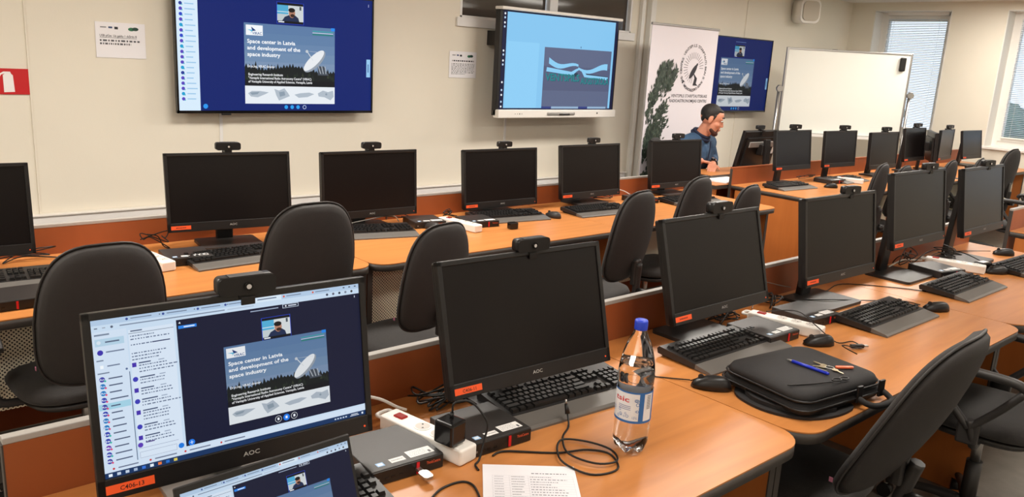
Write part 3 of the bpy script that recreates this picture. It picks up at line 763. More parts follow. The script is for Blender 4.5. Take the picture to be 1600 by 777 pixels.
keyboard(6.04, 3.42, -4, 'black keyboard of the bluish monitor in the far right row', False)
keyboard(7.0, 3.42, 2, 'black keyboard of the second monitor in the far right row', False)
keyboard(7.72, 3.22, 0, 'black keyboard of the third monitor in the far right row', False)
keyboard(9.75, 3.25, 0, 'grey-looking keyboard nearest the windows in the far right row', False, rest=SILVERP)

# ------------------------------------------------------------------ mice
def mouse(px, py, rz, label, sil=False, surf=DZ, s=1):
    t = thing('computer_mouse', label, 'mouse', (px, py, surf), R(rz), 'black computer mice'); t.scale = (s,)*3
    out = []
    for k in range(28):
        a = 2*math.pi*k/28; out.append(((.029+.003*math.sin(a*1))*math.cos(a)*(1-.08*math.cos(2*a)), .056*math.sin(a)))
    MB().pillow(out, .034, .001, BLK if not sil else CHAR, 7, 3, lambda v: Vector((v.x, v.y, max(0, v.z*(1-.25*(v.y/.056))))), base=.003).obj('mouse_shell', t)
    MB().cyl((-.003, .03, .031), (.003, .03, .031), .008, CHAR, n=12).obj('scroll_wheel', t)
    MB().box((0, .046, .0205), (.0012, .026, .003), BLKG, rot=Euler((R(-28), 0, 0)).to_matrix()).obj('button_gap', t)
    return t
mouse(1.925, 1.245, 35, 'black mouse at the desk joint beside the laptop bag', s=1.05)
mouse(3.41, 1.20, 52, 'black mouse right of the keyboard before the fourth monitor')
mouse(2.575, 1.26, 55, 'black mouse tangled in cable between power strip and laptop bag')
mouse(4.39, 1.30, 50, 'black mouse beside the small power adapter near the right edge')
mouse(4.92, 1.44, 40, 'black mouse furthest right on the near row desk')
mouse(3.31, 3.35, 10, 'silver-sheened mouse right of the wall row keyboard', True)
mouse(2.475, 3.41, 15, 'small silver mouse beside the keyboard behind the third chair', True)
mouse(6.42, 3.24, 40, 'black mouse on the far right row near its first corner')
mouse(7.42, 3.10, 40, 'black mouse beside the dark round backed chair in the far right row')
mouse(9.25, 3.12, 40, 'black mouse on the far right row near the windows')

# ------------------------------------------------------------------ small desktop computers
def mini_pc(px, py, rz, label, surf=DZ, s=1, w=.18, stickers=True, z=0):
    t = thing('desktop_computer', label, 'computer', (px, py, surf+z), R(rz), 'small flat black desktop computers'); t.scale = (s,)*3
    D = .178; H = .035
    b = MB().box((0, 0, H/2), (w, D, H), CHAR, .0025)
    bo = b.obj('case', t)
    fr = MB().box((0, -D/2-.001, H/2), (w-.004, .003, H-.004), BLK, .0008).obj('front_panel', t)
    MB().box((.022, -D/2-.0034, H/2), (.007, .0022, H-.008), RED).obj('red_tab', fr)
    picture('logo', fr, .036, .01, [('t', 0, .9, .7, 'ThinkCentre', (214, 92, 60), 1)], (w/2-.028, -D/2-.0032, H/2+.006))
    pt = MB()
    for q in (-.055, -.04, -.02): pt.box((q, -D/2-.003, H/2-.003), (.009, .001, .004), BLKG)
    pt.cyl((-.075, -D/2-.002, H/2-.003), (-.075, -D/2-.0035, H/2-.003), .003, SILVERP, n=8)
    pt.obj('ports', fr)
    if stickers:
        rr = random.Random(int(px*97))
        it = [('r', 0, 0, 1, 1, (238, 236, 234))]
        for q in range(4): it += strokes(.06, .75, .25+.2*q, 4, (150, 150, 155), .07, rr)
        it += [('r', .8, .55, .9, .9, (90, 90, 95))]
        picture('white_label', bo, .062, .03, it, (.045, -.058, H+.0004), (-R(90), 0, 0))
        picture('white_label', bo, .036, .018, [('r', 0, 0, 1, 1, (238, 236, 234))]+strokes(.1, .9, .6, 3, (130, 130, 135), .2, rr), (-.015, -.064, H+.0004), (-R(90), 0, 0))
        picture('blue_label', bo, .018, .016, [('r', 0, 0, 1, 1, (150, 190, 230)), ('r', .15, .2, .85, .8, (225, 235, 245))], (-.058, -.066, H+.0004), (-R(90), 0, 0))
    return t
mini_pc(.93, 1.42, -4, 'small desktop computer with silver memory stick, left of the power strip')
mini_pc(1.18, 1.40, -3, 'small desktop computer right of the power strip, before the switched-off monitor')
mini_pc(2.49, 1.43, -2, 'small desktop computer left of the power strip by the laptop bag')
mini_pc(2.82, 1.45, -4, 'small desktop computer right of the second white power strip')
mini_pc(4.10, 1.475, -14, 'small desktop computer under cables by the last near row monitor')
mini_pc(1.17, 3.37, -6, 'small desktop computer under the front of the wall row monitor, with white label', s=1)
mini_pc(2.50, 3.40+.12, -12, 'small desktop computer on the wall row beside the silver mouse')
mini_pc(2.77, 3.40, -8, 'small desktop computer right of the wall row power strip, red tab visible')
mini_pc(.46, 3.08, 0, 'flat black box in front of the leftmost keyboard', stickers=False, w=.25)
mini_pc(4.28, 3.50, -8, 'small desktop computer behind the fourth chair on the wall row', stickers=False)
mini_pc(6.72, 3.42, -6, 'small desktop computer beside the white block in the far right row')
mini_pc(8.25, 3.4, 0, 'small desktop computer below the whiteboard in the far right row', stickers=False)

# ------------------------------------------------------------------ power strips
def strip(px, py, rz, label, n=3, L=.27, surf=DZ):
    t = thing('power_strip', label, 'power strip', (px, py, surf), R(rz), 'white power strips between the computers')
    b = MB().box((0, 0, .021), (.058, L, .04), WHITEP, .006, seg=3)
    b.obj('strip_body', t)
    for k in range(n):
        y = -L/2+.045+k*.052
        so = MB().cyl((0, y, .0405), (0, y, .0425), .0215, WHITEP, n=24).cyl((0, y, .0424), (0, y, .0428), .018, mat('socket_grey', (196, 190, 184), .5), n=24)
        for q in (-.0095, .0095): so.cyl((q*.7, y+q*.7, .0426), (q*.7, y+q*.7, .0432), .0026, BLK, n=8)
        so.obj('socket', t)
    MB().box((0, L/2-.045, .0425), (.022, .03, .005), mat('red_switch', (226, 60, 50), .3, emit=.5), .002).obj('switch', t)
    MB().tube([(-.02, L/2-.004, .03), (-.018, L/2+.02, .03), (.018, L/2+.02, .03), (.02, L/2-.004, .03)], .005, WHITEP).obj('hanging_loop', t)
    return t
strip(1.045, 1.435, 10, 'white power strip holding the black adapter between two computers', 3)
strip(2.625, 1.42, 12, 'white power strip behind the laptop bag, right of a computer')
strip(4.29, 1.46, 14, 'white power strip lying among cables by the last near row monitor')
strip(1.035, 3.36, 8, 'white power strip beside the first chair on the wall row')
strip(2.625, 3.36, 8, 'white power strip in the middle of the wall row')
strip(6.93, 3.33, 20, 'short white power strip on the far right row', 3, .22)
# ------------------------------------------------------------------ adapter, cables
t = thing('power_adapter', 'black square power adapter plugged into the nearest power strip', 'adapter', (1.045, 1.345, DZ+.043), R(12))
MB().box((0, 0, .029), (.052, .056, .056), BLKG, .006, seg=3).obj('adapter_body', t)
MB().cyl((.01, .005, .055), (.01, .005, .068), .005, CABLE, n=10).obj('strain_relief', t)
t.rotation_euler = (0, 0, R(12))
def cable(pts, label, r=.0026, m=None, cat='cable', white=False):
    o = MB().tube(pts, r, m or (CABLEW if white else CABLE), 7).obj('cable')
    return tag(o, label, cat)
d = DZ+.003
cable([(1.055, 1.352, DZ+.112), (1.06, 1.35, DZ+.135), (1.10, 1.34, DZ+.13), (1.125, 1.31, DZ+.085), (1.115, 1.305, DZ+.045), (1.095, 1.295, d+.004), (1.075, 1.285, d), (1.066, 1.262, d)], 'black cable looping from the adapter down to the desk')
cable([(1.135, 1.295, d), (1.17, 1.295, d+.001), (1.24, 1.24, d), (1.28, 1.21, d+.001), (1.34, 1.185, d+.001), (1.37, 1.14, d), (1.33, 1.08, d), (1.26, 1.10, d), (1.245, 1.18, d+.005), (1.31, 1.25, d+.006), (1.36, 1.22, d+.004), (1.38, 1.15, d+.006), (1.35, 1.10, d+.006), (1.30, 1.12, d+.006), (1.28, 1.19, d+.007), (1.33, 1.26, d+.004), (1.39, 1.30, d+.001), (1.41, 1.325, d+.02)], 'coiled black cable lying left of the water bottle')
tag(MB().cyl((1.41, 1.325, d+.022), (1.412, 1.335, d+.045), .0065, BLK, .0045, 12).cyl((1.412, 1.335, d+.045), (1.413, 1.338, d+.056), .003, STEEL, n=10).obj('cable_plug'), 'small upright plug at the end of the coiled cable', 'plug')
cable([(.70, 1.62, d), (.80, 1.64, DZ+.02), (.92, 1.63, DZ+.075), (1.0, 1.60, DZ+.07), (1.06, 1.585, DZ+.035), (1.083, 1.578, DZ+.024)], 'white cable arching from behind the lit monitor into the power strip', .004, white=True)
cable([(.90, 1.22, d), (.95, 1.245, d), (1.0, 1.245, d), (1.015, 1.22, d), (.995, 1.17, d), (.95, 1.10, d)], 'thin black cable on the desk below the memory stick')
cable([(1.62, 1.62, d), (1.72, 1.56, d), (1.82, 1.43, d), (1.88, 1.36, d), (1.912, 1.31, d+.004)], 'thin black mouse cable curving to the mouse at the desk joint', .002)
rr = random.Random(21)
def tangle(cx, cy, n, label, r=.0026, sx=.09, sy=.05, h=.05):
    pts = [(cx+rr.uniform(-sx, sx), cy+rr.uniform(-sy, sy), DZ+.004+rr.uniform(0, h)) for _ in range(n)]
    return cable(pts, label, r)
tangle(1.20, 1.60, 34, 'tangle of black cables behind the computers next to the adapter')
tangle(2.50, 1.61, 22, 'tangle of black cables behind the small computer near the bag', sx=.08)
tangle(2.86, 1.62, 18, 'tangle of black cables at the panel left of the fourth monitor', sx=.08, sy=.04)
tangle(4.10, 1.62, 18, 'large tangle of black cables behind the fifth monitor base', sx=.12, sy=.04, h=.08)
tangle(4.42, 1.55, 12, 'tangle of black cables around the last near row monitor', sx=.1, sy=.06, h=.08)
tangle(.62, 3.66, 10, 'black cables behind the leftmost wall row monitor', sx=.16, sy=.04, h=.05)
tangle(1.13, 3.62, 12, 'tangle of cables below the left corner of the second wall row monitor', sx=.07, sy=.05, h=.08)
tangle(2.45, 3.66, 10, 'tangle of cables behind the small computer with the silver mouse', sx=.1, sy=.03, h=.05)
tangle(2.72, 3.60, 12, 'tangle of black cables behind the wall row power strip', sx=.08, sy=.04, h=.05)
tangle(4.08, 3.64, 12, 'tangle of cables right of the monitor under the interactive display', sx=.12, sy=.04, h=.05)
tangle(6.7, 3.62, 12, 'tangle of cables between first monitors of the far right row', sx=.15, sy=.04, h=.05)
cable([(2.74, 1.63, d), (2.80, 1.66, .80), (2.78, 1.68, .83), (2.86, 1.672, .835), (3.0, 1.665, .80), (3.05, 1.65, .79)], 'grey cable held against the panel left of the fourth monitor', .002, SILVERP)
cable([(2.95, 1.63, d), (3.1, 1.50, d+.014), (3.3, 1.42, d), (3.42, 1.34, d), (3.43, 1.27, d)], 'mouse cable crossing the stand base of the fourth monitor', .002)
cable([(3.05, 1.63, d+.01), (3.25, 1.60, d), (3.45, 1.62, d), (3.62, 1.45, d), (3.68, 1.35, d)], 'black cable running along the near row behind the fourth keyboard', .0022)
cable([(4.15, 1.60, d+.02), (4.3, 1.58, DZ+.07), (4.45, 1.5, DZ+.06), (4.5, 1.40, DZ+.02), (4.40, 1.36, DZ+.03)], 'black cable arching over the power strip by the last monitor')
cable([(4.35, 1.62, d), (4.6, 1.66, d), (4.8, 1.60, d), (4.9, 1.50, d+.01)], 'thin mouse cable at the back of the last near row desk', .002)
cable([(2.62, 1.50, d+.045), (2.66, 1.40, DZ+.07), (2.62, 1.30, DZ+.05), (2.64, 1.23, d+.004), (2.70, 1.20, d+.004), (2.66, 1.15, d+.004), (2.58, 1.18, d+.02), (2.52, 1.10, DZ+.03)], 'thin black cable looping over the mouse by the bag', .002)
tag(MB().box((2.66, 1.165, d+.006), (.05, .016, .012), BLK, .003, Euler((0, 0, R(-30))).to_matrix()).box((2.69, 1.148, d+.006), (.014, .012, .006), STEEL, .001, Euler((0, 0, R(-30))).to_matrix()).obj('cable_plug'), 'black cable plug lying behind the laptop bag near the mouse', 'plug')
cable([(1.9, 3.63, d), (2.2, 3.66, d+.02), (2.34, 3.6, DZ+.05), (2.4, 3.62, DZ+.01)], 'white cable behind the keyboard with silver mouse', .003, white=True)
cable([(4.18, 3.66, DZ+.07), (4.27, 3.64, DZ+.05), (4.33, 3.60, DZ+.01)], 'white cable end beside the chair under the interactive display', .003, white=True)
cable([(3.95, 1.64, d+.01), (4.05, 1.62, DZ+.04), (4.15, 1.61, DZ+.03), (4.24, 1.60, DZ+.02)], 'white cable plugged in behind the fifth monitor', .004, white=True)
t = thing('power_adapter', 'small black adapter block standing near the loose mice', 'adapter', (4.40, 1.37, DZ), R(-12))
MB().box((0, 0, .022), (.085, .05, .042), BLKG, .006).obj('adapter_body', t)
MB().box((0, 0, .0442), (.05, .03, .001), STICK).obj('white_label', t)
t = thing('power_adapter', 'black adapter plugged at the end of the wall row power strip', 'adapter', (2.872, 3.215, DZ), R(-5))
MB().box((0, 0, .02), (.05, .04, .036), BLKG, .005).obj('adapter_body', t); MB().cyl((.0, .02, .02), (0, .035, .02), .004, CABLE, n=8).obj('strain_relief', t)

# ------------------------------------------------------------------ near-desk items
# USB stick
t = thing('memory_stick', 'silver memory stick plugged into the nearest small computer', 'memory stick', (.945, 1.318, DZ+.016), R(-4))
MB().box((0, .0, 0), (.012, .02, .005), STEEL).obj('connector', t)
MB().prism(rrect(.024, .034, .008, 4, 0, -.025), -.003, .003, STEEL).obj('stick_body', t)
# printed sheet
t = thing('printed_sheet', 'white printed sheet with a table, lying in front', 'paper', (1.173, 1.213, DZ+.0012), math.atan2(-.62, .78))
it = [('r', 0, 0, 1, 1, (242, 240, 246))]
for k in range(22):
    v = .16+k*.036
    it += [('r', .1, v, .96, v+.0015, (190, 190, 200))]
    it += strokes(.12, .22, v+.022, 2, (170, 170, 180), .01) + strokes(.30, .30+random.uniform(.08, .16), v+.022, 2, (130, 130, 142), .01) + strokes(.5, .5+random.uniform(.2, .42), v+.022, 4, (130, 130, 142), .01)
for u in (.1, .28, .48, .96): it.append(('r', u, .16, u+.002, .95, (190, 190, 200)))
it += strokes(.52, .9, .13, 4, (120, 120, 132), .012)
o = picture('printed_face', t, .21, .297, it, (0, -.1485, .0012), (-R(90), 0, 0))
b = MB(); b.box((0, -.1485, 0), (.21, .297, .001), PAPER); b.obj('sheet', t)
# bottle
PET = mat('clear_plastic', (250, 250, 252), .04, trans=1, ior=1.25)
WATER = mat('water', (250, 252, 255), .0, trans=1, ior=1.33)
t = thing('water_bottle', 'clear plastic water bottle with blue cap and white label, standing by the sheet', 'bottle', (1.435, 1.135, DZ), R(20))
def petal(r, z, a):
    if z < .035: 
        k = (1-z/.035); return r*(1-.13*k*(.5+.5*math.cos(5*a))), z+.012*k*(.5+.5*math.cos(5*a))
    return r, z
prof = [(.012, .008), (.030, .002), (.038, .010), (.043, .03), (.0435, .07), (.042, .078), (.0425, .085), (.0425, .165), (.0415, .17), (.0435, .18), (.0435, .205), (.041, .225), (.036, .25), (.028, .275), (.0185, .295), (.0135, .305), (.0135, .318)]
MB().lathe(prof, PET, n=40, fn=petal).obj('bottle_body', t)
wp = [(max(.005, r-.0012), z+.0015) for r, z in prof if z < .222] + [(.0395, .226)]
MB().lathe(wp, WATER, n=40, fn=petal).obj('water', t)
MB().lathe([(.0155, .307), (.0158, .309), (.0158, .326), (.0145, .330), (.004, .3305)], mat('blue_cap', (44, 70, 200), .35), n=28).obj('cap', t)
lb = MB(); n = 48; rL = .0437
LW = mat('label_white', (232, 234, 238), .5); LB = mat('label_blue', (52, 108, 176), .5); LR = mat('label_red', (206, 50, 60), .5)
def cylp(a, z, r): return (r*math.cos(a), r*math.sin(a), z)
def patch(bm_, a0, a1, z0, z1, m, r, k=6):
    i = bm_.mi(m)
    for q in range(k):
        aa = a0+(a1-a0)*q/k; ab = a0+(a1-a0)*(q+1)/k
        f = bm_.bm.faces.new([bm_.bm.verts.new(cylp(aa, z0, r)), bm_.bm.verts.new(cylp(ab, z0, r)), bm_.bm.verts.new(cylp(ab, z1, r)), bm_.bm.verts.new(cylp(aa, z1, r))]); f.material_index = i; f.smooth = True
A0 = R(-160-20)  # direction facing the camera, local
fc = math.atan2(-1.135, -1.435)-R(20)
patch(lb, fc-R(95), fc+R(265), .088, .163, LW, rL, 48)
patch(lb, fc-R(95), fc+R(265), .160, .164, LB, rL+.0003, 48); patch(lb, fc-R(95), fc+R(265), .086, .092, LB, rL+.0003, 48)
patch(lb, fc+R(18), fc+R(34), .088, .163, LB, rL+.0004, 4); patch(lb, fc+R(68), fc+R(80), .088, .163, LB, rL+.0004, 4)
for k in range(9): patch(lb, fc+R(44), fc+R(60), .122+k*.004, .1235+k*.004, INK, rL+.0005, 2)
def cyltext(s, a_left, z, hgt, m, wtot):
    vs, fs, tw = text_mesh(s); i = lb.mi(m); sx = wtot/tw; sy = hgt/.7
    bv = [lb.bm.verts.new(cylp(a_left+v.x*sx/rL, z+v.y*sy, rL+.0006)) for v in vs]
    for q in fs:
        try: f = lb.bm.faces.new([bv[w_] for w_ in q]); f.material_index = i
        except ValueError: pass
cyltext('tsic', fc-R(66), .138, .013, LR, .040)
cyltext('1,5 L', fc-R(2), .098, .006, LB, .012)
for k in range(3): patch(lb, fc-R(50), fc-R(8), .127-k*.0042, .1285-k*.0042, mat('label_grey', (120, 130, 170), .5), rL+.0005, 4)
rb = random.Random(2)
for k in range(15):
    a = fc+R(rb.uniform(-80, 14)); z = rb.uniform(.096, .118) if k < 11 else rb.uniform(.125, .15); r0 = rb.uniform(.0022, .0045); i = lb.mi(LB)
    if k >= 11: a = fc+R(rb.uniform(2, 14))
    for q in range(10):
        p0, p1 = 2*math.pi*q/10, 2*math.pi*(q+1)/10
        f = lb.bm.faces.new([lb.bm.verts.new(cylp(a+rr_*math.cos(p)/rL, z+rr_*math.sin(p), rL+.0005)) for rr_, p in ((r0, p0), (r0, p1), (r0*.72, p1), (r0*.72, p0))]); f.material_index = i
me = bpy.data.meshes.new('label'); lb.bm.to_mesh(me); lb.bm.free()
for m in lb.mats: me.materials.append(m)
link('printed_label', me, t)
# laptop
t = thing('laptop', 'open laptop in the foreground showing the same web conference', 'laptop', (.545, 1.13, DZ), R(2))
W_, D_ = .322, .222
MB().box((0, -D_/2, .009), (W_, D_, .016), CHAR, .003).obj('laptop_base', t)
kb = MB(); kb.mi(KEYM)
for r_ in range(5):
    for c_ in range(14):
        kb.box((-.135+c_*.0192+.01, -.035-r_*.0192, .0185), (.0165, .0165, .0025), KEYM)
o = kb.obj('keys', t); o['kind'] = 'stuff'
MB().box((0, -.175, .0174), (.1, .06, .0008), BLK).obj('touchpad', t)
LT = R(20)
lid = MB().box((0, .003, .108), (W_, .006, .212), CHAR, .0025).box((0, -.0006, .108), (W_-.004, .002, .208), BLK).obj('lid', t, (0, .0, .016), (-LT, 0, 0))
picture('screen', lid, W_-.016, .181, CONF, (0, -.0022, .112), emit=.95)
MB().cyl((-.13, 0, .014), (.13, 0, .014), .006, BLK, n=10).obj('hinge', t)
# laptop bag
def catxy(l): return [(p.x, p.y) for p in catmull([Vector((x, y, 0)) for x, y in l], 4, True)]
t = thing('laptop_bag', 'black padded laptop bag lying beside the keyboard, pen and keys on top', 'bag', (2.14, 1.075, DZ), R(-8))
def bagz(v):
    return Vector((v.x, v.y, v.z))
MB().pillow(rrect(.37, .292, .05, 6, 0, .008), .024, .022, BAG, 7, 9, bagz, base=.055).obj('front_pocket', t)
MB().pillow(rrect(.38, .305, .045, 6, 0, .008), .02, .026, BAG, 7, 10, bagz, base=.027).obj('main_pocket', t)
z_ = MB(); z_.tube([(p[0], p[1], .0505) for p in rrect(.374, .298, .05, 4, 0, .008)], .0035, BLK, 6, False, True); z_.obj('zip_seam', t)
z_ = MB(); z_.tube([(p[0], p[1], .0285) for p in rrect(.386, .309, .045, 4, 0, .008)], .003, BLK, 6, False, True); z_.obj('zip_seam', t)
hd = MB(); hd.tube([(-.06+.11, -.135, .03), (.05, -.17, .022), (.075, -.19, .016), (.145, -.19, .016), (.165, -.165, .022), (.165, -.14, .03)], .009, BAG, 8); hd.obj('carry_handle', t)
MB().box((.05, -.148, .04), (.024, .008, .05), BLK, .002).obj('handle_tab', t); MB().box((.155, -.148, .04), (.024, .008, .05), BLK, .002).obj('handle_tab', t)
st = MB(); st.prism(catxy([(-.17, .10), (-.215, .06), (-.228, -.02), (-.205, -.09), (-.15, -.145), (-.06, -.165), (.03, -.15), (.03, -.10), (-.1, -.11), (-.15, -.05), (-.17, .02)]), .001, .008, BAG); st.prism(catxy([(-.17, .06), (-.205, .02), (-.2, -.05), (-.14, -.12), (-.05, -.15), (-.08, -.11), (-.13, -.06)]), .008, .02, BAG); st.obj('shoulder_strap', t)
ck = MB(); ck.tube([(-.17, -.07, .078), (-.10, -.10, .081), (-.035, -.115, .081)], .002, BLK, 6); ck.tube([(-.03, -.11, .082), (-.015, -.105, .083), (.0, -.112, .083), (-.005, -.122, .083), (-.02, -.122, .083)], .0018, BLK, 6, True, True)
ck.tube([(0, -.112, .083), (.02, -.108, .083), (.03, -.12, .082), (.012, -.124, .082)], .0022, CHAR, 6, True, True); ck.obj('zip_pull', t)
mt = MB(); mt.tube([(.185, -.03, .03), (.215, -.05, .02), (.22, -.08, .012)], .007, BAG, 8); mt.tube([(.205, -.06, .02), (.225, -.075, .016), (.22, -.095, .012), (.2, -.085, .014)], .0018, STEEL, 6, True, True); mt.tube([(.19, -.1, .02), (.21, -.12, .012), (.235, -.11, .012), (.22, -.09, .014)], .0016, STEEL, 6, True, True); mt.obj('strap_hook', t)
# pen
t = thing('pen', 'blue ballpoint pen lying on the laptop bag', 'pen', (2.148, 1.065, DZ+.0845), 0)
p0 = Vector((2.137, 1.137, 0)); dirp = Vector((-.003, -.132, 0)).normalized()
t.rotation_euler = (0, 0, math.atan2(dirp.y, dirp.x)); t.location = (2.131, 1.07, DZ+.0838)
PB = mat('blue_pen', (34, 52, 190), .35)
MB().cyl((-.062, 0, 0), (-.045, 0, 0), .0018, SILVERP, .0045, 12).obj('tip', t)
MB().cyl((-.045, 0, 0), (.066, 0, 0), .0048, PB, n=14).cyl((.066, 0, 0), (.072, 0, 0), .0048, PB, .003, 12).obj('barrel', t)
MB().box((.048, 0, .0058), (.035, .003, .0018), SILVERP, .0005).obj('clip', t)
# keys
t = thing('key_ring', 'metal key ring with keys and orange tag on the laptop bag', 'keys', (2.185, 1.025, DZ+.081), R(-35))
MB().tube([(.012*math.cos(a), .012*math.sin(a), .0015) for a in [k*math.pi/4 for k in range(8)]], .0011, STEEL, 6, True, True).obj('ring', t)
BR = mat('brass_key', (190, 174, 140), .3, metal=.8)
for a, L in ((120, .04), (165, .034), (-70, .036)):
    k_ = MB(); ca, sa = math.cos(R(a)), math.sin(R(a)); M = Matrix.Translation((.012*ca, .012*sa, 0)) @ Euler((0, 0, R(a))).to_matrix().to_4x4()
    k_.prism(rrect(.018, .017, .007, 4, .008, 0), .0004, .0024, BR, M=M); k_.prism([(.016, -.003), (L, -.003), (L+.003, 0), (L, .003), (.016, .003)], .0004, .0022, BR, M=M); k_.obj('key', t)
MB().prism(rrect(.055, .012, .005, 4, .045, .0), .0005, .005, mat('orange_tag', (232, 104, 60), .4)).obj('orange_tag', t)

# ------------------------------------------------------------------ chairs
def back_outline(n=44, w=.43, h=.50):
    out = []
    for k in range(n):
        a = 2*math.pi*k/n; ca, sa = math.cos(a), math.sin(a)
        e = .62 if sa > 0 else .5
        x = math.copysign(abs(ca)**e, ca)*w/2; y = math.copysign(abs(sa)**(.72 if sa > 0 else .55), sa)*h/2
        x *= 1-.10*max(0, y/(h/2))
        out.append((x, y))
    return out
def make_chair(label, arms=True, up=0.0, recl=9, w=.43, h=.50, base=True):
    t = thing('office_chair', label, 'chair', (0, 0, 0), 0, 'charcoal office chairs')
    zs = .47
    zb = .80+up
    def bend(v):   # pillow local (x, y, z) -> chair (x, depth, height)
        x, y, z = v
        dep = -.235-(y+.25)*math.tan(R(recl))+x*x*1.1-.03*math.cos(y*6)
        return Vector((x, dep+z, zb+y))
    o1 = back_outline(w=w, h=h)
    cu = MB().pillow(o1, .045, .012, FAB, 7, 5, bend).obj('backrest_cushion', t)
    sh = MB().pillow([(x*.985, y*.985) for x, y in o1], .004, .026, SHELL, 7, 8, bend, base=-.006).obj('back_shell', t)
    MB().tube([tuple(bend(Vector((x*1.0, y*1.0, -.003)))) for x, y in o1], .0042, CHAR, 6, False, True).obj('piping', sh)
    MB().box((0, 0, 0), (.002, .010, .013), mat('small_tag', (150, 90, 110), .6)).obj('fabric_tag', cu, tuple(bend(Vector((-w/2*.97, -h*.34, .01)))))
    so = []
    for k in range(40):
        a = 2*math.pi*k/40; ca, sa = math.cos(a), math.sin(a)
        so.append((math.copysign(abs(ca)**.6, ca)*.235, math.copysign(abs(sa)**.6, sa)*.225))
    MB().pillow(so, .045, .03, FAB, 6, 5, lambda v: Vector((v.x, v.y-.0, zs+v.z-(.25*max(0, v.y-.12))))).obj('seat', t)
    MB().pillow([(x*.93, y*.93) for x, y in so], .002, .03, CHAR, 4, 8, lambda v: Vector((v.x, v.y, zs-.028+v.z))).obj('seat_pan', t)
    br = MB()
    br.box((0, -.25, zs-.045), (.07, .14, .03), CHAR, .005)
    by = -.29
    br.tube([(0, -.26, zs-.045), (0, -.31, zs-.02), (0, -.325, zs+.06), (0, -.315-math.tan(R(recl))*.1, zb-.14)], .02, CHAR, 8)
    br.box((0, -.305-.01, zs+.17), (.06, .03, .14), CHAR, .008)
    br.obj('back_bracket', t)
    MB().cyl((0, -.34, zs+.06), (0, -.385, zs+.06), .028, BLK, .024, 14).obj('adjusting_knob', t)
    if arms:
        for s in (-1, 1):
            x = s*.275
            am = MB()
            am.tube([(s*.2, -.02, zs-.045), (x, -.02, zs-.03), (x+s*.015, 0.0, zs+.06)], .016, CHAR, 8)
            am.tube([(x+s*.015, 0, zs+.03), (x+s*.015, .09, zs+.13), (x+s*.01, .14, zs+.215)], .014, CHAR, 8)
            am.tube([(x+s*.015, 0, zs+.03), (x+s*.015, -.08, zs+.12), (x+s*.01, -.14, zs+.20)], .014, CHAR, 8)
            am.tube([(x+s*.01, .17, zs+.20), (x+s*.01, .13, zs+.228), (x+s*.01, -.1, zs+.228), (x+s*.01, -.16, zs+.195)], .017, CHAR, 8)
            am.box((x+s*.008, 0, zs+.01), (.03, .07, .08), CHAR, .008)
            am.obj('armrest', t)
    if base:
        MB().cyl((0, 0, .09), (0, 0, zs-.2), .028, CHAR, n=14).cyl((0, 0, zs-.2), (0, 0, zs-.05), .018, STEEL, n=14).obj('gas_column', t)
        MB().box((0, 0, zs-.05), (.16, .18, .03), CHAR, .006).obj('tilt_mechanism', t)
        for k in range(5):
            a = 2*math.pi*k/5+.3; ca, sa = math.cos(a), math.sin(a)
            lg = MB().tube([(.02*ca, .02*sa, .10), (.15*ca, .15*sa, .095), (.29*ca, .29*sa, .07)], lambda q: .022-.008*q, CHAR, 8).obj('base_leg', t)
            MB().cyl((.29*ca+.022*sa, .29*sa-.022*ca, .028), (.29*ca-.022*sa, .29*sa+.022*ca, .028), .028, BLK, n=14).cyl((.29*ca, .29*sa, .03), (.29*ca, .29*sa, .075), .008, STEEL, n=8).obj('caster', lg)
    return t
def put(t, x, y, rz, top=None, dz=0):
    t.location = (x, y, dz); t.rotation_euler = (0, 0, R(rz)); return t
# back panel centre is ~.3 behind the chair origin; z is the chair's height setting
c_arm = make_chair('office chair at the left, its back before the leftmost keyboard', True, -.03, 9, .405, .49)
put(c_arm, .675, 3.02, 2)
c_plain = make_chair('office chair before the wall row desk, behind the big foreground webcam', False, .03, 9, .40, .50)
put(c_plain, 1.455, 3.08, -1)
def chair_copy(src, x, y, rz, label, s=1.0):
    c = again(src, (x, y, 0), R(rz), label); c.scale = (s,)*3; return c
chair_copy(c_plain, 1.86, 2.83, 10, 'office chair turned slightly, left of the near row middle monitor', .925)
chair_copy(c_plain, 3.12, 2.88, 10, 'office chair with big oval back right of the near row second monitor', .965)
chair_copy(c_plain, 3.85, 3.05, 10, 'office chair with oval back before the aisle end wall row monitor', .975)
chair_copy(c_plain, 4.50, 3.08, 8, 'low office chair back beside the orange desk end panel', .885)
chair_copy(c_plain, 6.38, 3.12, 12, 'office chair with oval back nearest in the far right row', .935)
chair_copy(c_plain, 7.50, 3.02, 8, 'office chair half hidden between the last two near row monitors', .93)
chair_copy(c_plain, 6.95, 3.16, 6, 'office chair top showing above the fifth near row monitor', .89)
chair_copy(c_plain, 8.05, 2.98, 10, 'office chair top showing above the last near row monitor', .93)
chair_copy(c_arm, 8.72, 2.96, 0, 'tall office chair at the right, backrest before the windows', 1.06)
chair_copy(c_arm, 7.9, 2.2, 0, 'office chair cut off by the right edge before the windows', 1.02)
# near row chairs
c = make_chair('large foreground office chair back at the lower right beside the laptop bag', False, -.012, 22, .47, .50)
put(c, 2.17, 1.10, 4)
chair_copy(c_arm, 3.22, .90, 8, 'office chair with armrests and seat showing at the lower right corner')
# presenter's chair
chair_copy(c_plain, 6.08, 4.52, -165, 'office chair the seated man sits on', .93)

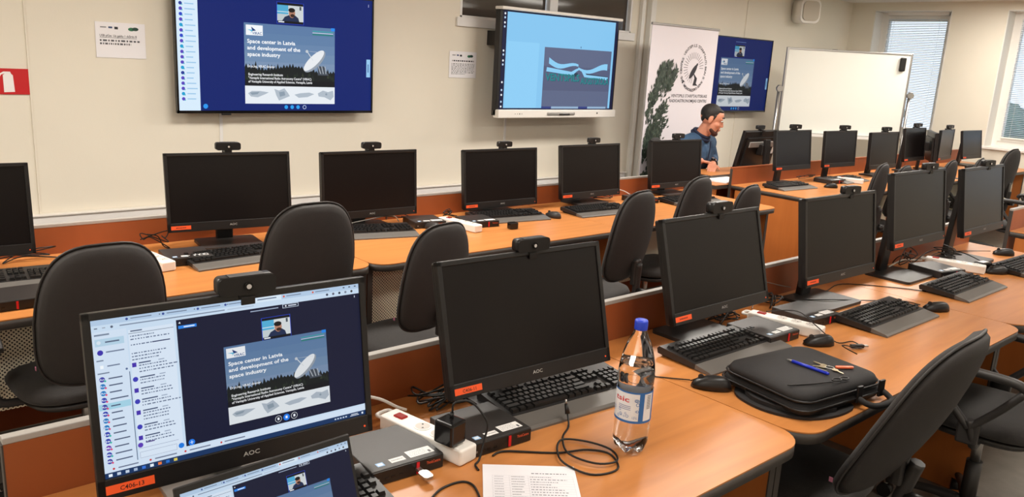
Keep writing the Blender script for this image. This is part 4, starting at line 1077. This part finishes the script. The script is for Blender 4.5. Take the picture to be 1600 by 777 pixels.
# ------------------------------------------------------------------ wall screens
def tv(x0, x1, z0, z1, y, label, items, emit):
    w, h = x1-x0, z1-z0
    t = thing('wall_television', label, 'television', ((x0+x1)/2, y, (z0+z1)/2), 0, 'wall-mounted televisions')
    b = MB(); bz = .012
    b.box((0, .02, 0), (w, .03, h), BLK, .004); 
    b.box((0, .002, h/2-bz/2), (w, .01, bz), BLKG); b.box((0, .002, -h/2+bz*.75), (w, .01, bz*1.5), BLKG); b.box((-w/2+bz/2, .002, 0), (bz, .01, h), BLKG); b.box((w/2-bz/2, .002, 0), (bz, .01, h), BLKG)
    b.obj('housing', t)
    picture('screen', t, w-2*bz, h-2.5*bz, items, (0, .003, .003), emit=emit)
    MB().box((0, .055, 0), (.5, .06, .35), BLK).obj('wall_mount', t)
    MB().box((-w/2+.32, .0, -h/2-.006), (.06, .02, .012), BLK, .002).obj('sensor', t)
    return t
def tv_items(list_=True, x0=1.864, x1=3.293, z0=1.208, z1=2.008, k=1.0, shift=0):
    W = x1-x0; H = z1-z0; U = lambda x: (x-x0)/W; V = lambda z: (z1-z)/H
    it = [('r', 0, 0, 1, 1, (4, 32, 108))]
    rr = random.Random(4)
    if list_:
        it += [('r', 0, 0, U(2.003), 1, (216, 236, 252))]
        for q in range(22):
            v = V(1.90)+q*.0415-.1
            if v < .03: continue
            it += [('c', U(1.895), v, .014, rr.choice([(40, 70, 200), (30, 160, 210), (90, 70, 190), (40, 60, 150)])), ('c', U(1.905), v+.01, .005, (40, 180, 190)), ('r', U(1.92), v-.004, U(1.92)+rr.uniform(.03, .05), v+.004, (150, 196, 230))]
    s0, s1 = (2.307, 2.985) if list_ else (2.30, 2.96)
    it += thumb_items(U(2.545+shift), V(1.94), U(2.739+shift), V(1.802))
    it += slide_items(U(s0), V(1.79), U(s1), V(1.255), 1.0)
    for q in range(3): it.append(('c', U(2.605+.045*q), V(1.232), .017, (40, 160, 240)))
    it += [('c', U(2.745), V(1.232), .018, (190, 205, 235)), ('c', U(2.745), V(1.232), .013, (4, 32, 108))]
    it += [('r', U(3.25), V(1.585), U(3.283), V(1.455), (150, 200, 240)), ('r', U(3.26), V(1.55), U(3.27), V(1.49), (90, 130, 180))]
    if list_: it += [('c', U(2.036), V(1.236), .02, (40, 150, 240)), ('r', U(3.26), V(1.98), U(3.264), V(1.96), (200, 210, 230))]
    else: it += [('r', U(2.55), V(1.97), U(2.75), V(1.965), (120, 150, 210))]
    return it
tv(1.852, 3.305, 1.19, 2.02, 5.38, 'large wall television at upper left showing conference list and slide', tv_items(), 1.0)
tv(7.302, 8.756, 1.19, 2.022, 5.38, 'wall television partly behind the roll-up banner', tv_items(False), .62)
# interactive display
t = thing('interactive_display', 'white-framed interactive display on the wall showing a blue picture', 'display', (5.113, 5.2, 1.612))
w, h = 1.452, .90
b = MB(); b.box((0, .035, 0), (w, .06, h-.03), BLK, .006); b.obj('housing', t)
MB().box((0, .02, h/2-.012), (w+.012, .1, .026), WHITEP, .008).obj('top_bar', t)
tr = MB().box((0, .005, -h/2+.035), (w, .075, .07), WHITEP, .008).obj('front_tray', t)
MB().box((0, -.034, -h/2+.035), (.34, .006, .026), SILVERP, .008).obj('pen_slot', tr); MB().cyl((-.02, -.04, -h/2+.03), (.1, -.04, -h/2+.03), .007, CHAR, n=10).obj('stylus', tr)
picture('tray_marks', tr, .1, .02, [('c', .1, .5, .2, (90, 90, 90)), ('c', .35, .5, .2, (90, 90, 90)), ('c', .6, .5, .3, (90, 90, 90)), ('c', .85, .5, .2, (90, 90, 90))], (-.5, -.0328, -h/2+.035)); 
MB().cyl((.47, -.0325, -h/2+.04), (.47, -.034, -h/2+.04), .008, BLK, n=10).obj('camera_eye', tr)
BLU = (134, 198, 240)
it = [('r', 0, 0, 1, 1, (24, 28, 60))]
it += [('r', .032, .01, .975, .985, BLU), ('r', .04, .3, .3, .985, (142, 206, 246))]
for q, v in enumerate([.03, .07, .12, .16, .40, .44, .5, .54, .72, .80, .85, .92, .97]): it.append(('c', .014, v, .011, (190, 215, 240) if q % 2 else (240, 245, 250)))
I = lambda u, v: (.346+u*.61, .335+v*.655)
def ir(u0, v0, u1, v1, c): a = I(u0, v0); b_ = I(u1, v1); return ('r', a[0], a[1], b_[0], b_[1], c)
def ip(l, c): return ('p', [I(*p) for p in l], c)
it.append(ir(0, 0, 1, 1, (94, 104, 134))); it.append(ir(0, .3, 1, .7, (86, 94, 124)))
LBk = (140, 206, 244); DBk = (40, 60, 80)
def wave(u0, v0, u1, v1, t0, t1, c, amp=.04, n=10, sgn=1):
    top = []; bot = []
    for k in range(n+1):
        s = k/n; u = u0+(u1-u0)*s; v = v0+(v1-v0)*s+amp*math.sin(s*math.pi*1.6)*sgn; th = t0+(t1-t0)*s
        top.append((u, v)); bot.append((u, v+th))
    return ip(top+bot[::-1], c)
it += [ip([(.06, .35), (.5, .4), (.5, .46), (.05, .4)], DBk), ip([(.6, .4), (.97, .44), (.96, .47), (.6, .44)], DBk)]
it += [wave(.07, .16, .5, .30, .1, .035, LBk, .05), wave(.5, .30, .95, .27, .035, .11, LBk, .05)]
it += [ip([(.045, .32), (.40, .38), (.47, .33), (.52, .31), (.52, .34), (.48, .37), (.42, .44), (.04, .39)], LBk), ip([(.52, .31), (.58, .34), (.63, .42), (.97, .45), (.97, .50), (.60, .46), (.55, .36), (.52, .34)], LBk)]
for off, cc in ((.006, (24, 84, 94)), (0, (36, 132, 140))):
    a = I(.035+off, .535+off); it.append(('t', a[0], a[1], .075, '*VENTSPILS', cc, .30)); a = I(.55+off, .575+off); it.append(('t', a[0], a[1], .07, '*AUGSTSKOLA', cc, .265))
it += [ir(0, .965, .14, 1, (50, 64, 130)), ir(.14, .965, .54, 1, (150, 180, 210)), ir(.54, .965, .68, 1, (50, 64, 130)), ir(.68, .965, .97, 1, (150, 180, 210))]
a = I(.52, -.03); it.append(('r', a[0]-.003, a[1]-.012, a[0]+.003, a[1]+.008, (60, 90, 130)))
picture('screen', t, 1.40, .80, it, (.005, .0035, .02), emit=1.0)
MB().box((0, .16, 0), (.7, .2, .5), BLK).obj('wall_mount', t)
MB().box((-.62, .2, .2), (.04, .14, .12), BLK, .004).obj('mount_lug', t)
# roll-up banner
t = thing('roll_up_banner', 'white roll-up banner with pine branch and dish emblem behind the seated man', 'banner', (6.45, 4.9, 0), R(-1))
BW, BH = 1.0, 2.03
MB().box((0, 0, BH/2+.02), (BW, .003, BH-.05), mat('banner_cloth', (226, 220, 226), .6)).obj('cloth', t)
MB().box((0, 0, BH+.005), (BW+.02, .02, .022), SILVERP, .004).obj('top_rail', t); MB().box((0, 0, .04), (BW+.03, .14, .08), SILVERP, .01).obj('base_cassette', t)
MB().cyl((0, .05, .06), (0, .012, BH), .009, STEEL, n=10).obj('support_pole', t)
it = []
rr = random.Random(9)
G = [(48, 60, 50), (58, 70, 58), (40, 50, 44), (76, 88, 76)]
def spray(cx, cy, L, ang, n, sp):
    out = []
    for _ in range(n):
        s = rr.random(); x = cx+math.cos(ang)*L*s+rr.gauss(0, sp); y = cy+math.sin(ang)*L*s*.5+rr.gauss(0, sp*.5)
        a = ang+rr.choice((-1, 1))*rr.uniform(.2, .7); l = rr.uniform(.03, .07); ww = .007
        dx, dy = math.cos(a)*l, math.sin(a)*l*.5
        if x < 0.01 or x+dx < .005 or x > .97: continue
        out.append(('p', [(x, y), (x+dx*.5-dy*.5, y+dy*.5+ww*.6), (x+dx, y+dy), (x+dx*.5+dy*.4, y+dy*.5-ww*.6)], rr.choice(G)))
    return out
for (cx, cy, L, an, n, sp) in [(.02, .62, .45, -.95, 100, .022), (.03, .52, .38, -.9, 90, .022), (.02, .42, .45, -1.15, 110, .02), (.08, .36, .36, -1.2, 90, .018), (.22, .32, .3, -1.3, 60, .014), (.03, .75, .3, -.7, 100, .03), (.02, .88, .35, -.7, 110, .035), (.03, .6, .2, -1.2, 120, .04), (.0, .8, .15, -.5, 120, .04), (.03, .95, .3, -.6, 100, .04), (.3, .30, .2, -1.2, 50, .012)]:
    it += spray(cx, cy, L, an, n*2, sp*1.35)
ecx, ecy = .66, .185
dk = (40, 36, 44)
for k in range(30):
    a = 2*math.pi*k/30
    if .2 < (a % (2*math.pi)) < 1.6: continue
    r0, r1 = .045, .075; ca, sa = math.cos(a), math.sin(a); px_, py_ = -sa*.0015, ca*.0015
    asp = BH/BW
    it.append(('p', [(ecx+(r0*ca+px_)*asp, ecy+r0*sa+py_), (ecx+(r1*ca+px_)*asp, ecy+r1*sa+py_), (ecx+(r1*ca-px_)*asp, ecy+r1*sa-py_), (ecx+(r0*ca-px_)*asp, ecy+r0*sa-py_)], (120, 114, 120)))
it += [('e', ecx+.0, ecy+.018, .042, .014, -R(52), dk), ('p', [(ecx+.0, ecy+.02), (ecx+.07, ecy+.05), (ecx+.06, ecy+.075), (ecx+.09, ecy+.085), (ecx+.01, ecy+.085), (ecx+.03, ecy+.05)], dk), ('e', ecx+.05, ecy-.015, .01, .006, -R(50), dk)]
s = 'VENTSPILS STARPTAUTISKAIS RADIOASTRONOMIJAS CENTRS '
for k, ch in enumerate(s):
    if ch == ' ': continue
    a = -math.pi/2-1.0+2*math.pi*k/len(s); rr_ = .102; asp = BH/BW
    it.append(('t', ecx+rr_*math.cos(a)*asp*.86, ecy+rr_*math.sin(a)*.98, .0135, ch, dk, .026 if ch != 'I' else .008, -(a+math.pi/2)))
it += [('t', .36, .328, .0145, 'VENTSPILS STARPTAUTISKAIS', dk, .56), ('t', .34, .352, .0145, 'RADIOASTRONOMIJAS CENTRS', dk, .58)]
picture('printed_design', t, BW, BH-.05, it, (0, -.0022, BH/2+.02))
# whiteboard on stand
t = thing('whiteboard', 'mobile whiteboard on a steel stand behind the far right desks', 'whiteboard', (9.02, 4.56, 0), -.73)
WB = mat('whiteboard_enamel', (234, 234, 226), .25)
w, h, zc = 1.40, .94, 1.465
MB().box((0, 0, zc), (w, .02, h), WB, .002).obj('board', t)
f = MB()
for s in (-1, 1): f.box((s*(w/2), 0, zc), (.022, .032, h+.03), STEEL, .004); f.box((0, 0, zc+s*h/2), (w+.02, .032, .022), STEEL, .004)
f.obj('frame', t)
MB().box((0, -.05, zc-h/2-.02), (w-.3, .08, .014), WHITEP, .004).box((0, -.088, zc-h/2-.01), (w-.3, .006, .03), WHITEP).obj('pen_tray', t)
for s in (-1, 1):
    MB().cyl((s*(w/2+.045), 0, .06), (s*(w/2+.045), 0, zc+.06), .016, STEEL, n=12).obj('upright', t)
    MB().cyl((s*(w/2+.045), -.02, zc+.02), (s*(w/2+.045), -.045, zc+.02), .04, STEEL, .034, 18).obj('pivot_knob', t)
    MB().box((s*(w/2+.045), 0, .075), (.04, .5, .03), STEEL, .005).cyl((s*(w/2+.045)-.012, -.22, .03), (s*(w/2+.045)+.012, -.22, .03), .03, BLK, n=12).cyl((s*(w/2+.045)-.012, .22, .03), (s*(w/2+.045)+.012, .22, .03), .03, BLK, n=12).obj('foot', t)
MB().cyl((-w/2-.04, 0, .3), (w/2+.04, 0, .3), .012, STEEL, n=10).obj('cross_bar', t)
er = MB().box((0, -.028, 0), (.065, .035, .15), BLK, .012, seg=3).obj('board_eraser', None); er.location = (9.02+.60*math.cos(-.73)+.0, 4.56+.60*math.sin(-.73), zc+.36); er.rotation_euler = (0, 0, -.73)
tag(er, 'black magnetic eraser at the top right corner of the whiteboard', 'eraser')
# projector-like device behind the whiteboard, speaker, notices, sign
t = thing('wall_bracket_device', 'small grey wall device with black fittings peeking above the whiteboard', 'wall device', (10.0, 5.38, 1.93))
MB().box((0, 0, 0), (.36, .2, .05), SILVERP, .01).obj('device_body', t); MB().box((.14, -.05, .04), (.06, .06, .04), BLK, .008).obj('fitting', t); MB().box((.26, -.05, .03), (.08, .05, .04), BLK, .008).obj('fitting', t)
MB().cyl((-.05, .05, 0), (-.05, .12, 0), .02, SILVERP, n=10).obj('wall_arm', t)
t = thing('wall_speaker', 'white wall speaker near the ceiling above the whiteboard', 'speaker', (9.33, 5.34, 2.40), R(-25))
MB().prism(rrect(.27, .28, .07, 6), -.09, .09, WHITEP, 'Y', True).obj('cabinet', t)
MB().prism(rrect(.22, .23, .06, 6), -.104, -.09, mat('speaker_grille', (206, 198, 184), .8, bump=.4, bscale=900), 'Y', True).obj('grille', t)
MB().box((-.06, .12, 0), (.06, .1, .1), WHITEP, .01).obj('bracket', t)
rr = random.Random(8)
def notice(x0, x1, z0, z1, label, big):
    t = thing('printed_notice', label, 'notice', ((x0+x1)/2, WY-.004, (z0+z1)/2))
    w, h = x1-x0, z1-z0
    MB().box((0, 0, 0), (w, .0015, h), PAPER).obj('sheet', t)
    it = [('r', .1, .13, .22, .16, (120, 120, 126)), ('r', .26, .12, .34, .17, (60, 80, 120)), ('r', .38, .12, .45, .19, (30, 30, 36)), ('e', .72, .17, .09, .05, 0, (40, 110, 76)), ('e', .80, .16, .09, .05, 0, (24, 60, 50))]
    if big:
        it += [('t', .08, .41, .065, 'USB plūst. Uz galdu 1 skārtis 8', (60, 60, 66), .74), ('r', .08, .43, .82, .44, (60, 60, 66))]
        it += strokes(.08, .9, .54, 6, (90, 90, 96), .05, rr) + strokes(.08, .7, .63, 5, (90, 90, 96), .05, rr)
    else:
        it += strokes(.1, .9, .38, 4, (50, 50, 56), .05, rr)
        for q in range(8): it += strokes(.08, .92 if q < 7 else .6, .48+q*.055, 6, (110, 110, 116), .025, rr)
    picture('printed_text', t, w, h, it, (0, -.0014, 0))
    return t
notice(1.42, 1.71, 1.522, 1.735, 'white landscape notice taped on the wall left of the television', True)
notice(4.105, 4.39, 1.47, 1.685, 'white notice with dense text on the wall left of the interactive display', False)
t = thing('extinguisher_sign', 'red fire extinguisher sign on the wall at left edge', 'sign', (.94, WY-.006, 1.365))
MB().box((0, 0, 0), (.21, .004, .147), mat('sign_red', (196, 30, 36), .4)).obj('sign_plate', t)
wv = (240, 236, 236)
picture('extinguisher_symbol', t, .21, .147, [('p', [(.38, .26), (.42, .2), (.58, .2), (.62, .26), (.64, .9), (.38, .92)], wv), ('p', [(.42, .2), (.44, .12), (.56, .12), (.58, .2)], wv), ('p', [(.54, .12), (.40, .12), (.28, .22), (.25, .34), (.3, .34), (.34, .24), (.44, .18), (.56, .17)], wv)], (0, -.0025, 0))
# papers on teacher desk
t = thing('paper_stack', 'stack of white papers on the desk beside the seated man', 'papers', (5.80, 3.89, .75), R(12))
for k in range(3): MB().box((.003*k, -.002*k, .004+.006*k), (.30, .215, .005), PAPER, rot=Euler((0, 0, R(3*k))).to_matrix()).obj('sheet', t)
# white objects in the far right row
t = thing('white_box', 'small white box on the far right row desk', 'box', (7.18, 3.2, DZ), R(15)); MB().box((0, 0, .02), (.16, .09, .04), WHITEP, .005).obj('box_body', t); MB().box((0, 0, .0415), (.1, .05, .003), STICK, .001).obj('lid_label', t)
t = thing('paper_sheet', 'white sheet lying on the far right row near the windows', 'paper', (8.75, 3.3, DZ), R(10)); MB().box((0, 0, .002), (.3, .21, .002), PAPER).obj('sheet', t)

# ------------------------------------------------------------------ seated man
def capsule(b, a, c, r1, r2, m, n=14):
    a = Vector(a); c = Vector(c); b.cyl(a, c, r1, m, r2, n); b.sph(a, r1, m, n=n); b.sph(c, r2, m, n=n)
def remesh(b, name, vox, parent, mats, smooth=6, assign=None):
    me = b.mesh(name+'_raw'); o = bpy.data.objects.new(name+'_raw', me); COL.objects.link(o)
    m = o.modifiers.new('r', 'REMESH'); m.mode = 'VOXEL'; m.voxel_size = vox; m.use_smooth_shade = True
    s = o.modifiers.new('s', 'SMOOTH'); s.factor = .5; s.iterations = smooth
    bpy.context.view_layer.update()
    e = o.evaluated_get(bpy.context.evaluated_depsgraph_get()); nm = bpy.data.meshes.new_from_object(e)
    bpy.data.objects.remove(o); bpy.data.meshes.remove(me)
    nm.name = name; nm.materials.clear()
    for q in mats: nm.materials.append(q)
    for p in nm.polygons:
        p.use_smooth = True; p.material_index = assign(p.center) if assign else 0
    return link(name, nm, parent)
SKIN = mat('skin', (204, 138, 110), .5, noise=.06, nscale=30); SHIRT = mat('blue_denim_shirt', (50, 78, 108), .8, noise=.18, nscale=25, bump=.4, bscale=300)
NAVY = mat('navy_collar', (26, 34, 58), .8); HAIR = mat('dark_hair', (28, 22, 20), .6, noise=.3, nscale=120, bump=.8, bscale=300); BEARD = mat('short_beard', (70, 42, 32), .8, noise=.3, nscale=200)
TROU = mat('dark_trousers', (34, 36, 46), .85); SHOE = mat('black_shoes', (20, 20, 20), .4)
P = thing('person', 'man in blue shirt seated at desk, leaning on folded forearms, looking down', 'person', (5.98, 4.54, 0), R(-80))
# local frame: x forward (towards +X world), y left
b = MB(); S = SKIN
hp = Vector((0, 0, .56)); chest = Vector((.17, 0, .92)); neckb = Vector((.25, -.005, 1.09)); hd_ = Vector((.335, -.015, 1.225))
capsule(b, hp+Vector((0, .08, 0)), hp+Vector((0, -.08, 0)), .135, .135, S)
capsule(b, hp, chest, .135, .15, S)
for s in (-1, 1):
    capsule(b, chest+Vector((0, .075*s, -.05)), chest+Vector((.03, .135*s, .04)), .13, .11, S)
    sh_ = Vector((.205, s*.22, 1.0)); capsule(b, chest+Vector((.04, 0, .1)), sh_, .085, .07, S)
capsule(b, neckb+Vector((-.03, 0, -.06)), hd_+Vector((-.03, 0, -.05)), .066, .058, S)
# head: nose towards forward and down
Hm = Matrix.Translation(hd_) @ Euler((0, R(20), R(26))).to_matrix().to_4x4()
def H(x, y, z): return Hm @ Vector((x, y, z))
rotH = Euler((0, R(20), R(26))).to_matrix()
b.sph(H(-.014, 0, .032), .1, S, (1.0, .80, .93), 24, rotH)
b.sph(H(.024, 0, -.03), .08, S, (.86, .82, 1.18), 20, rotH); b.sph(H(.046, 0, .055), .05, S, (.75, 1.1, .9), 16, rotH)
b.sph(H(.062, 0, -.085), .034, S, (1, 1.1, .9), 14, rotH)
capsule(b, H(.086, 0, .022), H(.103, 0, -.016), .010, .0135, S, 10); b.sph(H(.09, .0, -.052), .02, S, (.9, 1.3, .6), 12, rotH)
b.sph(H(.088, 0, -.06), .017, S, (1, 1.5, .4), 10, rotH)
for s in (-1, 1):
    b.sph(H(-.014, s*.084, .0), .03, S, (.7, .3, 1.1), 12, rotH); b.sph(H(.076, s*.033, .038), .018, S, (.7, 1.3, .5), 10, rotH); b.sph(H(.05, s*.05, -.02), .028, S, (1, .7, .8), 12, rotH)
# arms
def arm(s, elbow, wrist):
    sh_ = Vector((.205, s*.22, 1.0))
    capsule(b, sh_, elbow, .058, .046, S); capsule(b, elbow, wrist, .044, .029, S)
def hand(wrist, d, up, side, spread=1):
    d = Vector(d).normalized(); up = Vector(up).normalized(); sd = d.cross(up).normalized()*side
    palm = wrist+d*.05
    for k in range(4):
        base = wrist+d*.03+sd*(-.028+.019*k); kn = wrist+d*.088+sd*(-.031+.021*k)
        capsule(b, base, kn, .014, .011, S, 8)
        L = [.038, .045, .041, .032][k]
        m1 = kn+d*L*.75-up*.008; m2 = m1+d*L*.45-up*.016; m3 = m2+d*L*.15-up*.016
        capsule(b, kn, m1, .0098, .009, S, 8); capsule(b, m1, m2, .009, .0082, S, 8); capsule(b, m2, m3, .0082, .0072, S, 8)
    th0 = wrist+d*.02-sd*.026; th1 = th0+d*.035-sd*.028-up*.006; th2 = th1+d*.03-sd*.008-up*.004
    capsule(b, th0, th1, .014, .0115, S, 8); capsule(b, th1, th2, .011, .009, S, 8)
TZ = .791
eR = Vector((.20, -.33, .85)); wR = Vector((.30, -.08, TZ+.075)); eL = Vector((.22, .33, .85)); wL = Vector((.385, .0, TZ+.042))
arm(-1, eR, wR); arm(1, eL, wL)
hand(wR, (.35, .93, -.16), (.0, 0, 1), 1); hand(wL, (.35, -.93, -.12), (0, 0, 1), 1)
# legs
for s in (-1, 1):
    kn = Vector((.40, s*.13, .56)); an = Vector((.34, s*.14, .12))
    capsule(b, hp+Vector((.02, s*.09, -.0)), kn, .09, .062, S); capsule(b, kn, an, .058, .042, S); capsule(b, an+Vector((-.03, 0, -.06)), an+Vector((.14, s*.01, -.08)), .038, .032, S)
remesh(b, 'body', .0055, P, [SKIN], 5)
# shirt
b = MB(); i_ = .013
capsule(b, hp+Vector((0, .08, .0)), hp+Vector((0, -.08, .0)), .135+i_, .135+i_, SHIRT); capsule(b, hp, chest, .14+i_, .153+i_, SHIRT)
for s in (-1, 1):
    capsule(b, chest+Vector((0, .075*s, -.05)), chest+Vector((.03, .135*s, .04)), .13+i_, .11+i_, SHIRT); sh_ = Vector((.205, s*.22, 1.0)); capsule(b, chest+Vector((.04, 0, .1)), sh_, .085+i_, .074+i_, SHIRT)
for s, e, w_, fr in ((-1, eR, wR, .42), (1, eL, wL, .42)):
    sh_ = Vector((.205, s*.22, 1.0)); capsule(b, sh_, e, .07, .058, SHIRT); b.cyl(e, e.lerp(w_, fr), .056, SHIRT, .046, 14)
    for q in range(4): b.sph(sh_.lerp(e, .3+.2*q)+Vector((0, s*.01, 0)), .062-.002*q, SHIRT, (1.05, 1.05, .35), 12)
remesh(b, 'shirt', .007, P, [SHIRT, NAVY], 4)
col_ = MB(); 
def ring3(c, r, tilt, z=0): return [tuple(Vector(c)+Euler((0, tilt, 0)).to_matrix() @ Vector((r*math.cos(a), r*.95*math.sin(a), z))) for a in [2*math.pi*k/16 for k in range(16)]]
col_.tube(ring3(neckb+Vector((-.012, 0, -.012)), .082, R(28)), .017, NAVY, 8, False, True); col_.tube(ring3(neckb+Vector((0, 0, .012)), .076, R(28)), .013, NAVY, 8, False, True)
col_.obj('collar', P)
pk = MB(); pk.tube([(.345, -.01, 1.04), (.345, -.012, .95), (.33, -.012, .86)], .006, NAVY, 6); pk.obj('button_placket', P)
# trousers and shoes
b = MB()
for s in (-1, 1):
    kn = Vector((.40, s*.13, .56)); an = Vector((.34, s*.14, .12)); capsule(b, hp+Vector((.02, s*.09, -.02)), kn, .103, .074, TROU); capsule(b, kn, an, .07, .055, TROU)
capsule(b, hp+Vector((0, .07, -.04)), hp+Vector((0, -.07, -.04)), .13, .13, TROU)
remesh(b, 'trousers', .012, P, [TROU], 3)
for s in (-1, 1):
    sb = MB(); capsule(sb, (.31, s*.14, .05), (.49, s*.15, .042), .05, .042, SHOE); remesh(sb, 'shoe', .01, P, [SHOE], 3)
# hair, beard, brows, ear is in body
b = MB(); b.sph(H(-.028, 0, .05), .1, HAIR, (.95, .835, .85), 24, rotH); b.sph(H(.018, 0, .097), .045, HAIR, (1.1, 1.3, .45), 14, rotH); b.sph(H(-.064, 0, .012), .052, HAIR, (.75, 1.25, 1.1), 14, rotH)
for s in (-1, 1): b.sph(H(-.036, s*.062, .022), .034, HAIR, (1.1, .62, 1.1), 12, rotH); capsule(b, H(.012, s*.078, .045), H(.008, s*.08, .012), .009, .006, HAIR, 8)
remesh(b, 'hair', .005, P, [HAIR], 3)
b = MB(); b.sph(H(.066, 0, -.098), .036, BEARD, (1, 1.15, .75), 14, rotH)
for s in (-1, 1): capsule(b, H(.06, s*.026, -.094), H(.028, s*.058, -.078), .022, .015, BEARD, 10)
for s in (-1, 1): capsule(b, H(.092, 0, -.040), H(.084, s*.024, -.046), .007, .006, BEARD, 8); capsule(b, H(.084, s*.024, -.046), H(.078, s*.03, -.08), .006, .008, BEARD, 8)
remesh(b, 'beard', .004, P, [BEARD], 2)
for s in (-1, 1):
    MB().tube([H(.089, s*.014, .052), H(.088, s*.035, .058), H(.074, s*.052, .052)], .0045, HAIR, 6).obj('eyebrow', P)
    ey = MB().sph(H(.081, s*.032, .024), .0105, mat('eye_white', (220, 214, 208), .3), n=10).sph(H(.0885, s*.032, .021), .0055, HAIR, n=8); ey.obj('eye', P)
MB().tube([H(.09, -.018, -.0615), H(.097, 0, -.06), H(.09, .018, -.0615)], .0045, mat('lips', (176, 98, 86), .5), 6).obj('mouth', P)
# watch
wt = thing('wrist_watch', 'black wrist watch on the seated man arm', 'watch', (0, 0, 0))
wm = Matrix.Translation((5.98, 4.54, 0)) @ Euler((0, 0, R(-80))).to_matrix().to_4x4()
wp_ = wL.lerp(eL, .16); dd = (wL-eL).normalized()
u_ = dd.cross(Vector((0, 0, 1))).normalized(); v_ = u_.cross(dd)
pts = [wp_+(math.cos(a)*u_+math.sin(a)*v_)*.036 for a in [2*math.pi*k/14 for k in range(14)]]
wt.location = wm @ wp_; wt.rotation_euler = (0, 0, R(-80))
MB().tube([tuple(p-wp_) for p in pts], .009, BLK, 8, False, True).obj('strap', wt)
vv = v_*.04
MB().cyl(tuple(vv), tuple(v_*.053), .021, BLKG, .019, 18).obj('watch_case', wt); MB().cyl(tuple(v_*.053), tuple(v_*.0545), .015, mat('dial', (120, 124, 130), .2), n=16).obj('dial', wt)
